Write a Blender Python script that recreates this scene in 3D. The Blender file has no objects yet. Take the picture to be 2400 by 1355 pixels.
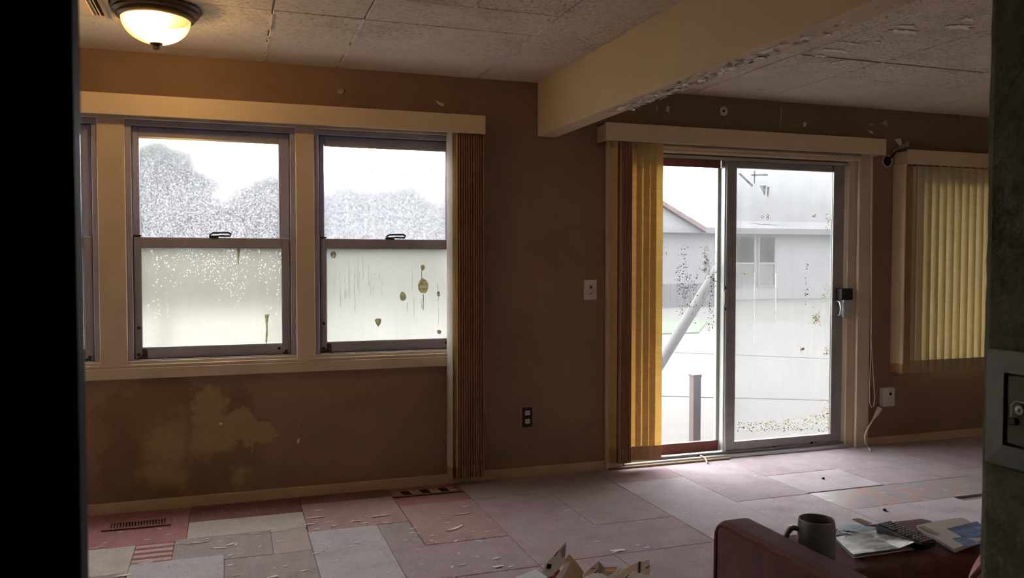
import bpy, bmesh, math, random
from mathutils import Vector, Matrix
random.seed(7)
SC = bpy.context.scene
COL = SC.collection
PI = math.pi

# ------------------------------------------------------------------ camera
YAW, PITCH, ROLL = math.radians(18.9957), math.radians(1.9518), math.radians(0.0407)
CAM = Vector((0.0, -4.8009, 1.3461))
FPX = 1924.86
fw = Vector((math.sin(YAW)*math.cos(PITCH), math.cos(YAW)*math.cos(PITCH), -math.sin(PITCH)))
rt0 = Vector((math.cos(YAW), -math.sin(YAW), 0)); up0 = rt0.cross(fw)
rt = rt0*math.cos(ROLL) + up0*math.sin(ROLL); up = up0*math.cos(ROLL) - rt0*math.sin(ROLL)
cd = bpy.data.cameras.new('camera'); co = bpy.data.objects.new('camera', cd); COL.objects.link(co)
co.matrix_world = Matrix(((rt.x, up.x, -fw.x, CAM.x), (rt.y, up.y, -fw.y, CAM.y), (rt.z, up.z, -fw.z, CAM.z), (0, 0, 0, 1)))
cd.sensor_width = 36; cd.lens = FPX/2400*36; cd.clip_start = .05; cd.clip_end = 300
cd.dof.use_dof = True; cd.dof.focus_distance = 4.6; cd.dof.aperture_fstop = 10
SC.camera = co

# ------------------------------------------------------------------ overcast sky and exposure
wd = bpy.data.worlds.new('overcast_sky'); SC.world = wd; wd.use_nodes = True
bg = wd.node_tree.nodes['Background']
bg.inputs[0].default_value = (1, .99, .975, 1); bg.inputs[1].default_value = 22.0
SC.view_settings.view_transform = 'Standard'; SC.view_settings.look = 'None'
SC.view_settings.gamma = 1; SC.view_settings.use_curve_mapping = False
SC.view_settings.exposure = 0.25
SC.cycles.use_denoising = True
SC.cycles.max_bounces = 10; SC.cycles.diffuse_bounces = 6; SC.cycles.transparent_max_bounces = 16
SC.cycles.transmission_bounces = 6; SC.cycles.sample_clamp_indirect = 6; SC.cycles.caustics_reflective = False

# ------------------------------------------------------------------ helpers
def ray(px, py):
    return fw + rt*((px-1200)/FPX) - up*((py-677.5)/FPX)
def on_y(px, py, Y):
    d = ray(px, py); return CAM + d*((Y-CAM.y)/d.y)
def on_z(px, py, Z):
    d = ray(px, py); return CAM + d*((Z-CAM.z)/d.z)
def on_x(px, py, X):
    d = ray(px, py); return CAM + d*((X-CAM.x)/d.x)

class Nt:
    def __init__(s, name):
        m = bpy.data.materials.new(name); m.use_nodes = True; s.m = m; s.t = m.node_tree; s.t.nodes.clear()
        s.out = s.t.nodes.new('ShaderNodeOutputMaterial'); s._p = None
    def n(s, ty, ins=(), **kw):
        nd = s.t.nodes.new(ty)
        for k, v in kw.items(): setattr(nd, k, v)
        for k, v in (ins.items() if isinstance(ins, dict) else enumerate(ins)):
            if v is None: continue
            if hasattr(v, 'is_linked') or isinstance(v, bpy.types.NodeSocket): s.t.links.new(v, nd.inputs[k])
            else:
                if isinstance(v, tuple) and len(v) == 3 and nd.inputs[k].type == 'RGBA': v = (*v, 1)
                nd.inputs[k].default_value = v
        return nd
    def pos(s):
        if s._p is None: s._p = s.n('ShaderNodeNewGeometry').outputs['Position']
        return s._p
    def objc(s): return s.n('ShaderNodeTexCoord').outputs['Object']
    def m2(s, op, a, b=None, clamp=False): return s.n('ShaderNodeMath', [a, b], operation=op, use_clamp=clamp).outputs[0]
    def xyz(s, v=None): return s.n('ShaderNodeSeparateXYZ', [v or s.pos()]).outputs
    def mp(s, v, sc=(1, 1, 1), loc=(0, 0, 0), rot=(0, 0, 0)): return s.n('ShaderNodeMapping', [v, loc, rot, sc]).outputs[0]
    def noise(s, sc, det=2, rough=.5, v=None, dist=0): return s.n('ShaderNodeTexNoise', {'Vector': v or s.pos(), 'Scale': sc, 'Detail': det, 'Roughness': rough, 'Distortion': dist}).outputs['Fac']
    def vor(s, sc, v=None, feat='F1', out='Distance', rnd=1): return s.n('ShaderNodeTexVoronoi', {'Vector': v or s.pos(), 'Scale': sc, 'Randomness': rnd}, feature=feat).outputs[out]
    def mix(s, f, a, b):
        nd = s.n('ShaderNodeMix', data_type='RGBA')
        for i, v in ((0, f), (6, a), (7, b)):
            if isinstance(v, bpy.types.NodeSocket): s.t.links.new(v, nd.inputs[i])
            else: nd.inputs[i].default_value = v if i == 0 else ((*v, 1) if len(v) == 3 else v)
        return nd.outputs[2]
    def mr(s, v, a, b, c=0, d=1): return s.n('ShaderNodeMapRange', [v, a, b, c, d], clamp=True).outputs[0]
    def sm(s, v, a, b): return s.n('ShaderNodeMapRange', [v, a, b, 0, 1], clamp=True, interpolation_type='SMOOTHSTEP').outputs[0]
    def bump(s, h, st=.3, dist=.01): return s.n('ShaderNodeBump', {'Strength': st, 'Distance': dist, 'Height': h}).outputs[0]
    def prin(s, col, rough=.6, metal=0, nrm=None, spec=.3, **kw):
        ins = {'Base Color': col, 'Roughness': rough, 'Metallic': metal, 'Specular IOR Level': spec}
        if nrm is not None: ins['Normal'] = nrm
        ins.update(kw)
        return s.n('ShaderNodeBsdfPrincipled', ins).outputs[0]
    def end(s, sh):
        s.t.links.new(sh, s.out.inputs[0]); return s.m

def mat(name, col, rough=.6, var=.12, scale=6, bump=0, bscale=120, metal=0, spec=.3, stretch=(1, 1, 1), **kw):
    t = Nt(name); v = t.mp(t.pos(), stretch)
    n = t.noise(scale, 4, .6, v)
    c = t.mix(t.mr(n, .3, .7), tuple(x*(1-var) for x in col), tuple(min(1, x*(1+var)) for x in col))
    nr = t.bump(t.noise(bscale, 2, .5, v), bump, .004) if bump else None
    return t.end(t.prin(c, rough, metal, nr, spec, **kw))

ORG = {}
def org(o): return ORG[o.name]
class B:
    def __init__(s): s.v = []; s.f = []; s.mi = []
    def add(s, vs, fs, mi=0):
        k = len(s.v); s.v += [Vector(a) for a in vs]; s.f += [tuple(i+k for i in f) for f in fs]; s.mi += [mi]*len(fs); return s
    def box(s, x0, x1, y0, y1, z0, z1, mi=0):
        x0, x1 = min(x0, x1), max(x0, x1); y0, y1 = min(y0, y1), max(y0, y1); z0, z1 = min(z0, z1), max(z0, z1)
        return s.add([(x0,y0,z0),(x1,y0,z0),(x1,y1,z0),(x0,y1,z0),(x0,y0,z1),(x1,y0,z1),(x1,y1,z1),(x0,y1,z1)],
                     [(0,3,2,1),(4,5,6,7),(0,1,5,4),(1,2,6,5),(2,3,7,6),(3,0,4,7)], mi)
    def ring(s, x0, x1, y0, y1, z0, z1, l, r, b, t):
        s.box(x0, x0+l, y0, y1, z0, z1); s.box(x1-r, x1, y0, y1, z0, z1)
        s.box(x0+l, x1-r, y0, y1, z0, z0+b); return s.box(x0+l, x1-r, y0, y1, z1-t, z1)
    def tube(s, path, r, seg=8, caps=True):
        path = [Vector(p) for p in path]; n = len(path); vs = []; fs = []
        prev = None
        for i, p in enumerate(path):
            d = (path[min(i+1, n-1)] - path[max(i-1, 0)]).normalized()
            if prev is None:
                a = Vector((0, 0, 1)) if abs(d.z) < .9 else Vector((1, 0, 0)); u = d.cross(a).normalized()
            else:
                u = (prev - d*prev.dot(d)).normalized()
            prev = u; w = d.cross(u); rr = r[i] if isinstance(r, (list, tuple)) else r
            vs += [p + (u*math.cos(k/seg*2*PI) + w*math.sin(k/seg*2*PI))*rr for k in range(seg)]
        for i in range(n-1):
            fs += [(i*seg+k, i*seg+(k+1) % seg, (i+1)*seg+(k+1) % seg, (i+1)*seg+k) for k in range(seg)]
        if caps: fs += [tuple(range(seg-1, -1, -1)), tuple((n-1)*seg+k for k in range(seg))]
        return s.add(vs, fs)
    def lathe(s, prof, c, seg=32, ax='z'):
        vs = []; fs = []; n = len(prof)
        for r, h in prof:
            for k in range(seg):
                a = k/seg*2*PI; q = (r*math.cos(a), r*math.sin(a), h) if ax == 'z' else (r*math.cos(a), h, r*math.sin(a))
                vs.append(Vector(c)+Vector(q))
        for i in range(n-1):
            fs += [(i*seg+k, i*seg+(k+1) % seg, (i+1)*seg+(k+1) % seg, (i+1)*seg+k) for k in range(seg)]
        return s.add(vs, fs)
    def prism(s, pts, d):
        pts = [Vector(p) for p in pts]; d = Vector(d); n = len(pts)
        return s.add(pts + [p+d for p in pts], [tuple(range(n)), tuple(range(2*n-1, n-1, -1))] + [(i, n+i, n+(i+1) % n, (i+1) % n) for i in range(n)])
    def sheet(s, fn, nu, nv, th=Vector((0, 0, .001))):
        # a thin solid sheet: fn(u,v) -> point
        th = Vector(th); vs = []; fs = []; W = nv+1
        for i in range(nu+1):
            for j in range(nv+1): vs.append(Vector(fn(i/nu, j/nv)))
        K = len(vs); vs += [p-th for p in vs]
        for i in range(nu):
            for j in range(nv):
                a = i*W+j; fs += [(a, a+W, a+W+1, a+1), (K+a, K+a+1, K+a+W+1, K+a+W)]
        for i in range(nu):
            a = i*W; fs.append((a, K+a, K+a+W, a+W)); a = i*W+nv; fs.append((a, a+W, K+a+W, K+a))
        for j in range(nv):
            a = j; fs.append((a, a+1, K+a+1, K+a)); a = nu*W+j; fs.append((a, K+a, K+a+1, a+1))
        return s.add(vs, fs)
    def build(s, name, m, parent=None, bevel=0, seg=2, smooth=False, origin=None, fixn=True):
        lo = Vector([min(v[i] for v in s.v) for i in range(3)]); hi = Vector([max(v[i] for v in s.v) for i in range(3)])
        c = Vector(origin) if origin else Vector(((lo.x+hi.x)/2, (lo.y+hi.y)/2, lo.z if parent is None else (lo.z+hi.z)/2))
        me = bpy.data.meshes.new(name); me.from_pydata([tuple(v-c) for v in s.v], [], s.f)
        for i, p in enumerate(me.polygons): p.material_index = s.mi[i]
        for q in (m if isinstance(m, (list, tuple)) else [m]): me.materials.append(q)
        bm = bmesh.new(); bm.from_mesh(me)
        if fixn: bmesh.ops.recalc_face_normals(bm, faces=bm.faces)
        if bevel:
            ed = [e for e in bm.edges if len(e.link_faces) == 2 and e.calc_face_angle(0) > .5]
            bmesh.ops.bevel(bm, geom=ed, offset=bevel, segments=seg, affect='EDGES', profile=.5, clamp_overlap=True)
        bm.to_mesh(me); bm.free()
        if smooth:
            for p in me.polygons: p.use_smooth = True
            try: me.set_sharp_from_angle(angle=math.radians(40))
            except Exception: pass
        return link(name, me, parent, c)
def link(name, me, parent, c):
    o = bpy.data.objects.new(name, me); COL.objects.link(o); ORG[o.name] = Vector(c)
    if parent is not None: o.parent = parent; o.location = Vector(c)-org(parent)
    else: o.location = c
    return o
def tag(o, label=None, cat=None, group=None, kind=None):
    if label: o['label'] = label
    if cat: o['category'] = cat
    if group: o['group'] = group
    if kind: o['kind'] = kind
    return o
def thing(name, loc, label, cat, group=None, kind=None):
    return tag(link(name, None, None, Vector(loc)), label, cat, group, kind)
def bx(name, x0, x1, y0, y1, z0, z1, m, parent=None, bevel=.002, seg=1):
    return B().box(x0, x1, y0, y1, z0, z1).build(name, m, parent, bevel, seg)

# ------------------------------------------------------------------ materials
CREAM = (.60, .49, .36)
m_trim = mat('aged_cream_paint', CREAM, .55, .10, 3, .06, 60)
m_base = mat('baseboard_cream_paint', (.52, .39, .25), .55, .14, 4, .05, 60)
m_valance = mat('valance_cream', (.66, .52, .34), .5, .06, 2)
m_frame = mat('grey_painted_window_metal', (.37, .355, .425), .45, .1, 5, .04, 90, spec=.4)
m_track = mat('dark_window_track', (.1, .08, .085), .6, .2, 20)
m_alu = mat('brushed_aluminium', (.55, .56, .55), .35, .08, 3, metal=.75, stretch=(1, 1, .1))
m_darkalu = mat('tarnished_aluminium', (.36, .34, .34), .42, .12, 8, metal=.35)
m_maroon = mat('maroon_painted_rail', (.26, .09, .08), .5, .15, 6)
m_black = mat('black_metal', (.02, .018, .018), .4, .3, 30)
m_rust = mat('rusty_screw_metal', (.05, .03, .022), .7, .4, 60)
m_white_pl = mat('white_plastic', (.62, .56, .52), .4, .04, 8)
m_dark_pl = mat('black_plastic', (.012, .013, .016), .35, .2, 20)
m_slot = mat('dark_void', (.004, .003, .003), .9, .1, 5)
m_bronze = mat('oil_rubbed_bronze', (.10, .062, .035), .38, .25, 14, metal=.7)

def wall_material():
    t = Nt('brown_wall_paint'); P = t.pos(); x, y, z = t.xyz()
    warp = t.noise(5, 4, .6); w2 = t.noise(22, 3, .6)
    X0 = x; wn = t.n('ShaderNodeTexNoise', {'Vector': P, 'Scale': 4.5, 'Detail': 5, 'Roughness': .62}).outputs['Color']
    wx, wy, wz = t.xyz(wn)
    x = t.m2('ADD', x, t.m2('MULTIPLY', t.m2('SUBTRACT', wx, .5), .42)); z0_ = z; z = t.m2('ADD', z, t.m2('MULTIPLY', t.m2('SUBTRACT', wy, .5), .36))
    base = t.mix(t.mr(t.noise(2.2, 4, .6), .3, .7), (.225, .14, .088), (.285, .185, .122))
    # olive mould bloom on the wall over the sliding door
    mould = t.m2('MULTIPLY', t.sm(x, 1.95, 2.9), t.m2('MULTIPLY', t.sm(z, 2.1, 2.3), t.mr(t.noise(7, 5, .65), .32, .62)))
    base = t.mix(t.m2('MULTIPLY', mould, .95), base, (.22, .185, .115))
    def blob(cx, cz, rx, rz, soft=.25, amp=.0):
        dx = t.m2('DIVIDE', t.m2('SUBTRACT', x, cx), rx); dz = t.m2('DIVIDE', t.m2('SUBTRACT', z, cz), rz)
        d = t.m2('SQRT', t.m2('ADD', t.m2('MULTIPLY', dx, dx), t.m2('MULTIPLY', dz, dz)))
        d = t.m2('ADD', d, t.m2('ADD', t.m2('MULTIPLY', t.m2('SUBTRACT', warp, .5), amp), t.m2('MULTIPLY', t.m2('SUBTRACT', w2, .5), amp*.4)))
        return t.m2('SUBTRACT', 1, t.sm(d, 1-soft, 1))
    def mx(*a):
        r = a[0]
        for b in a[1:]: r = t.m2('MAXIMUM', r, b)
        return r
    # damp stain under the left windows: dark outer halo, pale plume inside
    halo = mx(blob(-.38, .4, .34, .36, .12), blob(-.02, .36, .26, .34, .3), blob(-.3, .14, .42, .2, .5))
    base = t.mix(t.m2('MULTIPLY', halo, .5), base, (.15, .092, .032))
    plume = mx(blob(-.12, .56, .12, .13, .3), blob(.03, .43, .15, .08, .15), blob(.12, .36, .1, .05, .1), blob(-.1, .38, .13, .14, .6),
               blob(-.33, .36, .22, .22, .9), blob(.05, .16, .09, .1, .8), blob(-.36, .18, .18, .12, .9))
    base = t.mix(t.m2('MULTIPLY', plume, .75), base, (.37, .27, .13))
    # paler band right under the sill
    band = mx(blob(-.62, .68, .2, .07, .4), blob(.62, .66, .6, .1, .3), blob(-.7, .45, .1, .3, .9))
    base = t.mix(t.m2('MULTIPLY', band, .4), base, (.33, .2, .11))
    scuff = t.mr(t.noise(38, 5, .7), .70, .78)
    base = t.mix(t.m2('MULTIPLY', scuff, .15), base, (.4, .34, .27))
    nr = t.bump(t.noise(160, 2), .12, .003)
    return t.end(t.prin(base, .75, 0, nr, .2))
m_wall = wall_material()
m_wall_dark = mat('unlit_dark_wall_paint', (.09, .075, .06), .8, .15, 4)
m_blackdoor = mat('black_door_paint', (.006, .005, .005), .6, .2, 4)
def mouldy():
    t = Nt('mouldy_green_grey_plaster')
    c = t.mix(t.mr(t.noise(9, 5, .65), .35, .65), (.07, .064, .034), (.135, .128, .085))
    c = t.mix(t.mr(t.noise(26, 4, .7), .55, .72), c, (.125, .15, .105))
    c = t.mix(t.mr(t.noise(14, 4, .7), .62, .72), c, (.05, .055, .02))
    return t.end(t.prin(c, .85, 0, t.bump(t.noise(70, 4, .6), .5, .006), .15))
m_mouldy = mouldy()

def tile_mat():
    t = Nt('pitted_ceiling_tile'); x, y, z = t.xyz()
    c = t.mix(t.mr(t.noise(3, 4, .6), .3, .7), (.68, .60, .485), (.78, .705, .585))
    pit = t.mr(t.noise(42, 5, .85, t.mp(t.pos(), (1, 1.5, 1))), .53, .62)
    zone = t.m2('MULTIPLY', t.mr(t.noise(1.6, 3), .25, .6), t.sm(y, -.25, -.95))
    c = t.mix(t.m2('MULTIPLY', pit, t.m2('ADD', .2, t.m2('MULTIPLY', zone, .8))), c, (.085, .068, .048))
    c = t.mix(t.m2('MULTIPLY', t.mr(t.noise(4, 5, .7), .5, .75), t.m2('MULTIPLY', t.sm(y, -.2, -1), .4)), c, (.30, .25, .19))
    return t.end(t.prin(c, .85, 0, t.bump(t.noise(120, 4, .7), .5, .004), .1))
m_tile = tile_mat()
m_ceil_gap = mat('ceiling_joint', (.30, .24, .18), .9, .2, 9)
m_peel = mat('peeled_off_white_paint', (.76, .71, .64), .6, .12, 30)
m_peel2 = mat('peeled_tan_paint', (.42, .34, .26), .7, .2, 30)

_carp = {}
def carpet(col, stripes=False, smooth=False, name='carpet_pile'):
    k = (col, stripes, smooth)
    if k in _carp: return _carp[k]
    t = Nt(name); x, y, z = t.xyz()
    g_ = sum(col)/3; col = tuple(min(.85, 1.5*(v*.68+g_*.32)) for v in col); col = (col[0]*.97, col[1], min(.85, col[2]*1.09))
    lo = tuple(v*.62 for v in col); hi = tuple(min(1, v*1.36) for v in col)
    c = t.mix(t.mr(t.noise(170, 4, .85), .34, .66), lo, hi)
    c = t.mix(t.m2('MULTIPLY', t.mr(t.noise(7, 5, .65), .42, .72), .45), c, tuple(v*.62 for v in col))
    c = t.mix(t.m2('MULTIPLY', t.mr(t.noise(18, 4, .7), .58, .75), .3), c, (.5, .45, .42))
    if not smooth: c = t.mix(t.m2('MULTIPLY', t.mr(t.noise(2.6, 4, .65), .5, .72), .4), c, (.34, .2, .19))
    if stripes:
        s = t.sm(t.m2('SINE', t.m2('MULTIPLY', t.m2('ADD', y, t.m2('MULTIPLY', t.noise(20), .015)), 95)), .0, .35)
        c = t.mix(s, c, (.30, .085, .075))
    if smooth:
        b = t.mr(t.noise(9, 4, .6, dist=.6), .5, .58)
        c = t.mix(t.m2('MULTIPLY', b, .7), c, (.42, .23, .19))
        b2 = t.mr(t.noise(16, 4, .6, t.mp(t.pos(), (.5, 1, 1))), .6, .66)
        c = t.mix(t.m2('MULTIPLY', b2, .7), c, (.5, .49, .5))
    h = t.noise(240 if not smooth else 60, 3, .8)
    nr = t.bump(h, .9 if not smooth else .25, .006)
    _carp[k] = t.end(t.prin(c, .95 if not smooth else .5, 0, nr, .1 if not smooth else .35))
    return _carp[k]

def slat_mat(name, col, tr=.45):
    t = Nt(name); x, y, z = t.xyz()
    n = t.noise(40, 3, .6, t.mp(t.pos(), (.3, .3, 6)))
    c = t.mix(t.mr(n, .3, .7), tuple(v*.86 for v in col), tuple(min(1, v*1.1) for v in col))
    nr = t.bump(t.noise(60, 2, .5, t.mp(t.pos(), (.02, .02, 6))), .12, .002)
    d = t.n('ShaderNodeBsdfDiffuse', {'Color': c, 'Normal': nr}).outputs[0]
    r = t.n('ShaderNodeBsdfTranslucent', {'Color': c, 'Normal': nr}).outputs[0]
    return t.end(t.n('ShaderNodeMixShader', [tr, d, r]).outputs[0])
m_slat = slat_mat('golden_cream_vane_fabric', (.80, .63, .30), .42)
m_slat_shade = slat_mat('shaded_tan_vane_fabric', (.64, .40, .28), .4)  # cream vanes in shade: the shadow tone is put into the colour
m_slat_shade2 = slat_mat('shaded_brown_vane_fabric', (.48, .26, .18), .3)  # darker shade tone, alternated to draw the stripes of the stack
m_slat_c = slat_mat('pale_cream_vane_vinyl', (.76, .68, .46), .38)
m_hem_c = slat_mat('pale_vane_hem_pocket', (.52, .40, .24), .2)
m_hem = slat_mat('vane_hem_pocket', (.50, .32, .16), .22)
m_slat_w = slat_mat('white_vane_vinyl', (.72, .70, .66), .4)

def glass(name, z0, z1, fog, grain=.25, clump=.3, streak=.2, ca=(.26, .27, .29), cb=(.62, .63, .66), gscale=150, bright=0, dark=0, tint=(.95, .96, .97), rough=0):
    """condensation on a pane: fog = list of (height 0..1, coverage)"""
    t = Nt(name); P = t.pos(); x, y, z = t.xyz()
    h = t.mr(z, z0, z1)
    rp = t.n('ShaderNodeValToRGB', [h]); cr = rp.color_ramp
    while len(cr.elements) < len(fog): cr.elements.new(.5)
    for e, (a, b) in zip(cr.elements, fog): e.position = a; e.color = (b, b, b, 1)
    cov = t.n('ShaderNodeSeparateColor', [rp.outputs[0]]).outputs[0]
    g = t.noise(gscale, 3, .75); cl = t.noise(9, 4, .6); st = t.noise(30, 4, .7, t.mp(P, (1, 1, .06)))
    lift = t.m2('ADD', t.m2('ADD', t.m2('MULTIPLY', t.m2('SUBTRACT', g, .5), grain), t.m2('MULTIPLY', t.m2('SUBTRACT', cl, .5), clump)), t.m2('MULTIPLY', t.m2('SUBTRACT', st, .5), streak))
    # a dry part of the pane carries no grain
    f = t.m2('ADD', cov, t.m2('MULTIPLY', lift, t.sm(cov, 0, .35)), clamp=True)
    c = t.mix(t.mr(t.m2('ADD', g, t.m2('MULTIPLY', t.m2('SUBTRACT', st, .5), streak*2.5)), .34, .66), ca, cb)
    tra = t.n('ShaderNodeBsdfTransparent', [tint]).outputs[0] if not rough else t.n('ShaderNodeBsdfRefraction', {'Color': tint, 'Roughness': rough, 'IOR': 1.15}).outputs[0]
    trl = t.n('ShaderNodeBsdfTranslucent', [c]).outputs[0]
    sh = t.n('ShaderNodeMixShader', [f, tra, trl]).outputs[0]
    if bright:
        dp = t.n('ShaderNodeVectorMath', [P, t.n('ShaderNodeVectorMath', [t.n('ShaderNodeTexNoise', {'Vector': P, 'Scale': 130, 'Detail': 2}).outputs['Color'], (.012, .012, .02)], operation='MULTIPLY').outputs[0]], operation='ADD').outputs[0]
        v = t.vor(85, dp); m = t.m2('MULTIPLY', t.m2('LESS_THAN', v, t.mr(h, .1, 1, .16, .27)), t.m2('GREATER_THAN', t.m2('ADD', t.noise(14, 3, .7, t.mp(P, (1, 1, .6), (3, 0, 1))), t.m2('MULTIPLY', t.m2('SUBTRACT', h, .5), .22)), .54))
        sh = t.n('ShaderNodeMixShader', [t.m2('MULTIPLY', m, bright), sh, t.n('ShaderNodeBsdfTranslucent', [(.19, .192, .205)]).outputs[0]]).outputs[0]
    if dark:
        v = t.vor(75, t.mp(P, (1, 1, .55))); m = t.m2('MULTIPLY', t.m2('LESS_THAN', v, .26), t.m2('MULTIPLY', t.mr(t.noise(9, 3, .6, t.mp(P, (1.6, 1, .5), (5, 0, 2))), .53, .6), t.mr(t.m2('ABSOLUTE', t.m2('SUBTRACT', h, .6)), .3, .12)))
        sh = t.n('ShaderNodeMixShader', [t.m2('MULTIPLY', m, dark), sh, t.n('ShaderNodeBsdfDiffuse', [(.06, .06, .055)]).outputs[0]]).outputs[0]
    gl = t.n('ShaderNodeBsdfGlossy', [(1, 1, 1), .08]).outputs[0]
    return t.end(t.n('ShaderNodeMixShader', [.03, sh, gl]).outputs[0])
tc = Nt('clear_glass'); m_clear = tc.end(tc.n('ShaderNodeMixShader', [.04, tc.n('ShaderNodeBsdfTransparent', [(.97, .98, .98)]).outputs[0], tc.n('ShaderNodeBsdfGlossy', [(1, 1, 1), .03]).outputs[0]]).outputs[0])

def pane(x0, x1, y, z0, z1, m, parent):
    b = B().box(x0, x1, y, y+.004, z0, z1)
    b.mi = [1, 1, 0, 1, 1, 1]
    return b.build('pane', [m, m_clear], parent, fixn=False)

# ------------------------------------------------------------------ outdoors
m_patio = mat('pale_concrete', (0.0292, 0.0262, 0.0241), .85, .1, .8, .1, 30)
m_lawn = mat('dry_pale_lawn', (0.0212, 0.0212, 0.0169), .95, .2, .7)
m_green = mat('green_grass_verge', (0.0206, 0.0396, 0.0163), .95, .2, 3)
m_siding = mat('white_siding', (0.0671, 0.0688, 0.0740), .7, .05, .7)
m_roof = mat('pale_shingle_roof', (0.0533, 0.0550, 0.0593), .8, .06, 1)
m_fascia = mat('pink_fascia_board', (0.0388, 0.0237, 0.0231), .7, .08, 2)
m_hglass = mat('dim_window_glass', (0.0025, 0.0028, 0.0031), .9, .2, 1, spec=0)
m_hpanel = mat('pale_window_lower_panel', (0.0225, 0.0219, 0.0212), .6, .1, 1)
m_post = mat('red_brown_post_paint', (0.0645, 0.0370, 0.0370), .7, .2, 5)
m_pole = mat('white_painted_pole', (0.0469, 0.0463, 0.0438), .5, .1, 4)
m_leaf = mat('grey_green_foliage', (0.0175, 0.0187, 0.0187), .9, .35, 4)
m_fencew = mat('weathered_grey_fence', (0.0187, 0.0187, 0.0212), .8, .15, 2)
GZ = -.08
ground = tag(bx('ground', -60, 90, .16, 120, GZ-.5, GZ-.03, m_lawn, bevel=0), 'pale dry lawn outside', None, kind='structure')
patio = tag(bx('patio', 2.2, 12.4, .17, 11.4, GZ-.06, GZ, m_patio, bevel=0), 'pale concrete patio slab outside the sliding door', None, kind='structure')
for a, b_ in (((6.0, 6.9), (12.3, 1.6)), ((3.4, 3.3), (9.0, .4))):
    A = Vector((*a, GZ+.002)); Q = Vector((*b_, GZ+.002)); n = Vector((-(Q-A).y, (Q-A).x, 0)).normalized()*.012
    B().prism([A-n, Q-n, Q+n, A+n], (0, 0, .004)).build('slab_joint', m_slot, patio)
B().prism([(7.4, 9.3, GZ+.002), (8.75, 9.3, GZ+.002), (10.6, 11.9, GZ+.002), (9.0, 12.1, GZ+.002)], (0, 0, .025)).build('grass_verge', m_green, patio)
tag(bx('added_sky_blocker', 2.0, 7.2, .16, 1.25, 2.34, 2.42, m_pole, bevel=0), 'added unseen slab outside over the sliding door, blocking steep sky light', None, kind='structure')  # unseen slab added to keep steep sky light off the floor by the door
# house behind, seen through the sliding door
hs = thing('neighbour_house', (17, 22, GZ), 'pale single-storey house with two tall windows seen through the misted sliding door', 'house')
HY = 22
bx('house_wall', 9.5, 34, HY, HY+6, GZ-.1, 2.47, m_siding, hs, 0)
B().prism([(9.0, HY-.45, 2.47), (34.5, HY-.45, 2.47), (34.5, HY+3, 3.1), (9.0, HY+3, 3.1)], (0, 0, .12)).build('roof', m_roof, hs)
B().prism([(18.5, HY+1.5, 2.6), (36, HY+1.5, 2.6), (36, HY+5, 6.6), (21.2, HY+5, 6.6), (20.1, HY+3.8, 5.2)], (0, 0, .12)).build('added_sky_screen_roof', m_roof, hs)  # added roof, hides the bright sky behind the right door pane
g = B().prism([(12.0, HY-.5, 2.5), (16.3, HY-.5, 2.5), (14.0, HY-.5, 3.75)], (0, .2, 0)).build('gable', m_siding, hs)
B().prism([(14.0, HY-.7, 3.88), (14.0, HY-.7, 3.70), (16.5, HY-.7, 2.40), (16.5, HY-.7, 2.58)], (0, .3, 0)).build('gable_fascia', m_fascia, hs)
bx('eave_board', 9.0, 34.5, HY-.5, HY-.42, 2.38, 2.5, m_roof, hs, 0)
for wx0, wx1 in ((18.15, 19.02), (19.27, 19.95), (11.2, 12.1), (24.2, 25.1)):
    w_ = B().ring(wx0-.07, wx1+.07, HY-.06, HY, .36, 2.33, .07, .07, .07, .07).build('window_frame', m_roof, hs)
    bx('upper_pane', wx0, wx1, HY-.02, HY+.0, 1.3, 2.26, m_hglass, w_, 0); bx('lower_pane', wx0, wx1, HY-.02, HY, .43, 1.22, m_hpanel, w_, 0)
    bx('meeting_rail', wx0, wx1, HY-.05, HY, 1.22, 1.3, m_roof, w_, 0)
# low fence in front of the house
fn = thing('yard_fence', (13, 18, GZ), 'low weathered grey board fence beyond the misted sliding door', 'fence')
for k in range(24):
    x = 9.6+k*.235
    bx('board', x, x+.21, 18, 18.03, GZ-.03, .62+.04*random.random(), m_fencew, fn, 0)
bx('rail', 9.6, 15.24, 18.03, 18.07, .4, .48, m_fencew, fn, 0)
# leaning white pole and short brown post on the patio
p0 = on_y(1535, 872, 2.4); p1 = on_y(1702, 600, 2.2)
pole = thing('leaning_pole', (p0.x, p0.y, GZ), 'white pole leaning diagonally outside the left door pane', 'pole')
d = (p0-p1).normalized(); pb = p1 + d*((p1.z-GZ-.02)/(-d.z))
B().tube([pb, p1], .055, 12).build('shaft', m_pole, pole, smooth=True)
B().tube([p1, p1+(p1-pb).normalized()*.05], .06, 12).build('end_cap', m_pole, pole, smooth=True)
B().box(p1.x-.04, p1.x+.04, p1.y-.04, p1.y+.04, GZ, p1.z+.02).build('prop_stake', m_pole, pole, .004)
pp = on_z(1628, 1052, GZ)
post = thing('short_post', (pp.x, pp.y, GZ), 'short red-brown wooden post on the patio outside the door', 'post')
ww = .033
bx('shaft', pp.x-ww, pp.x+ww, pp.y-ww, pp.y+ww, GZ, .47, m_post, post, .004); bx('cap', pp.x-ww-.004, pp.x+ww+.004, pp.y-ww-.004, pp.y+ww+.004, .47, .49, m_post, post, .004)
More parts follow.
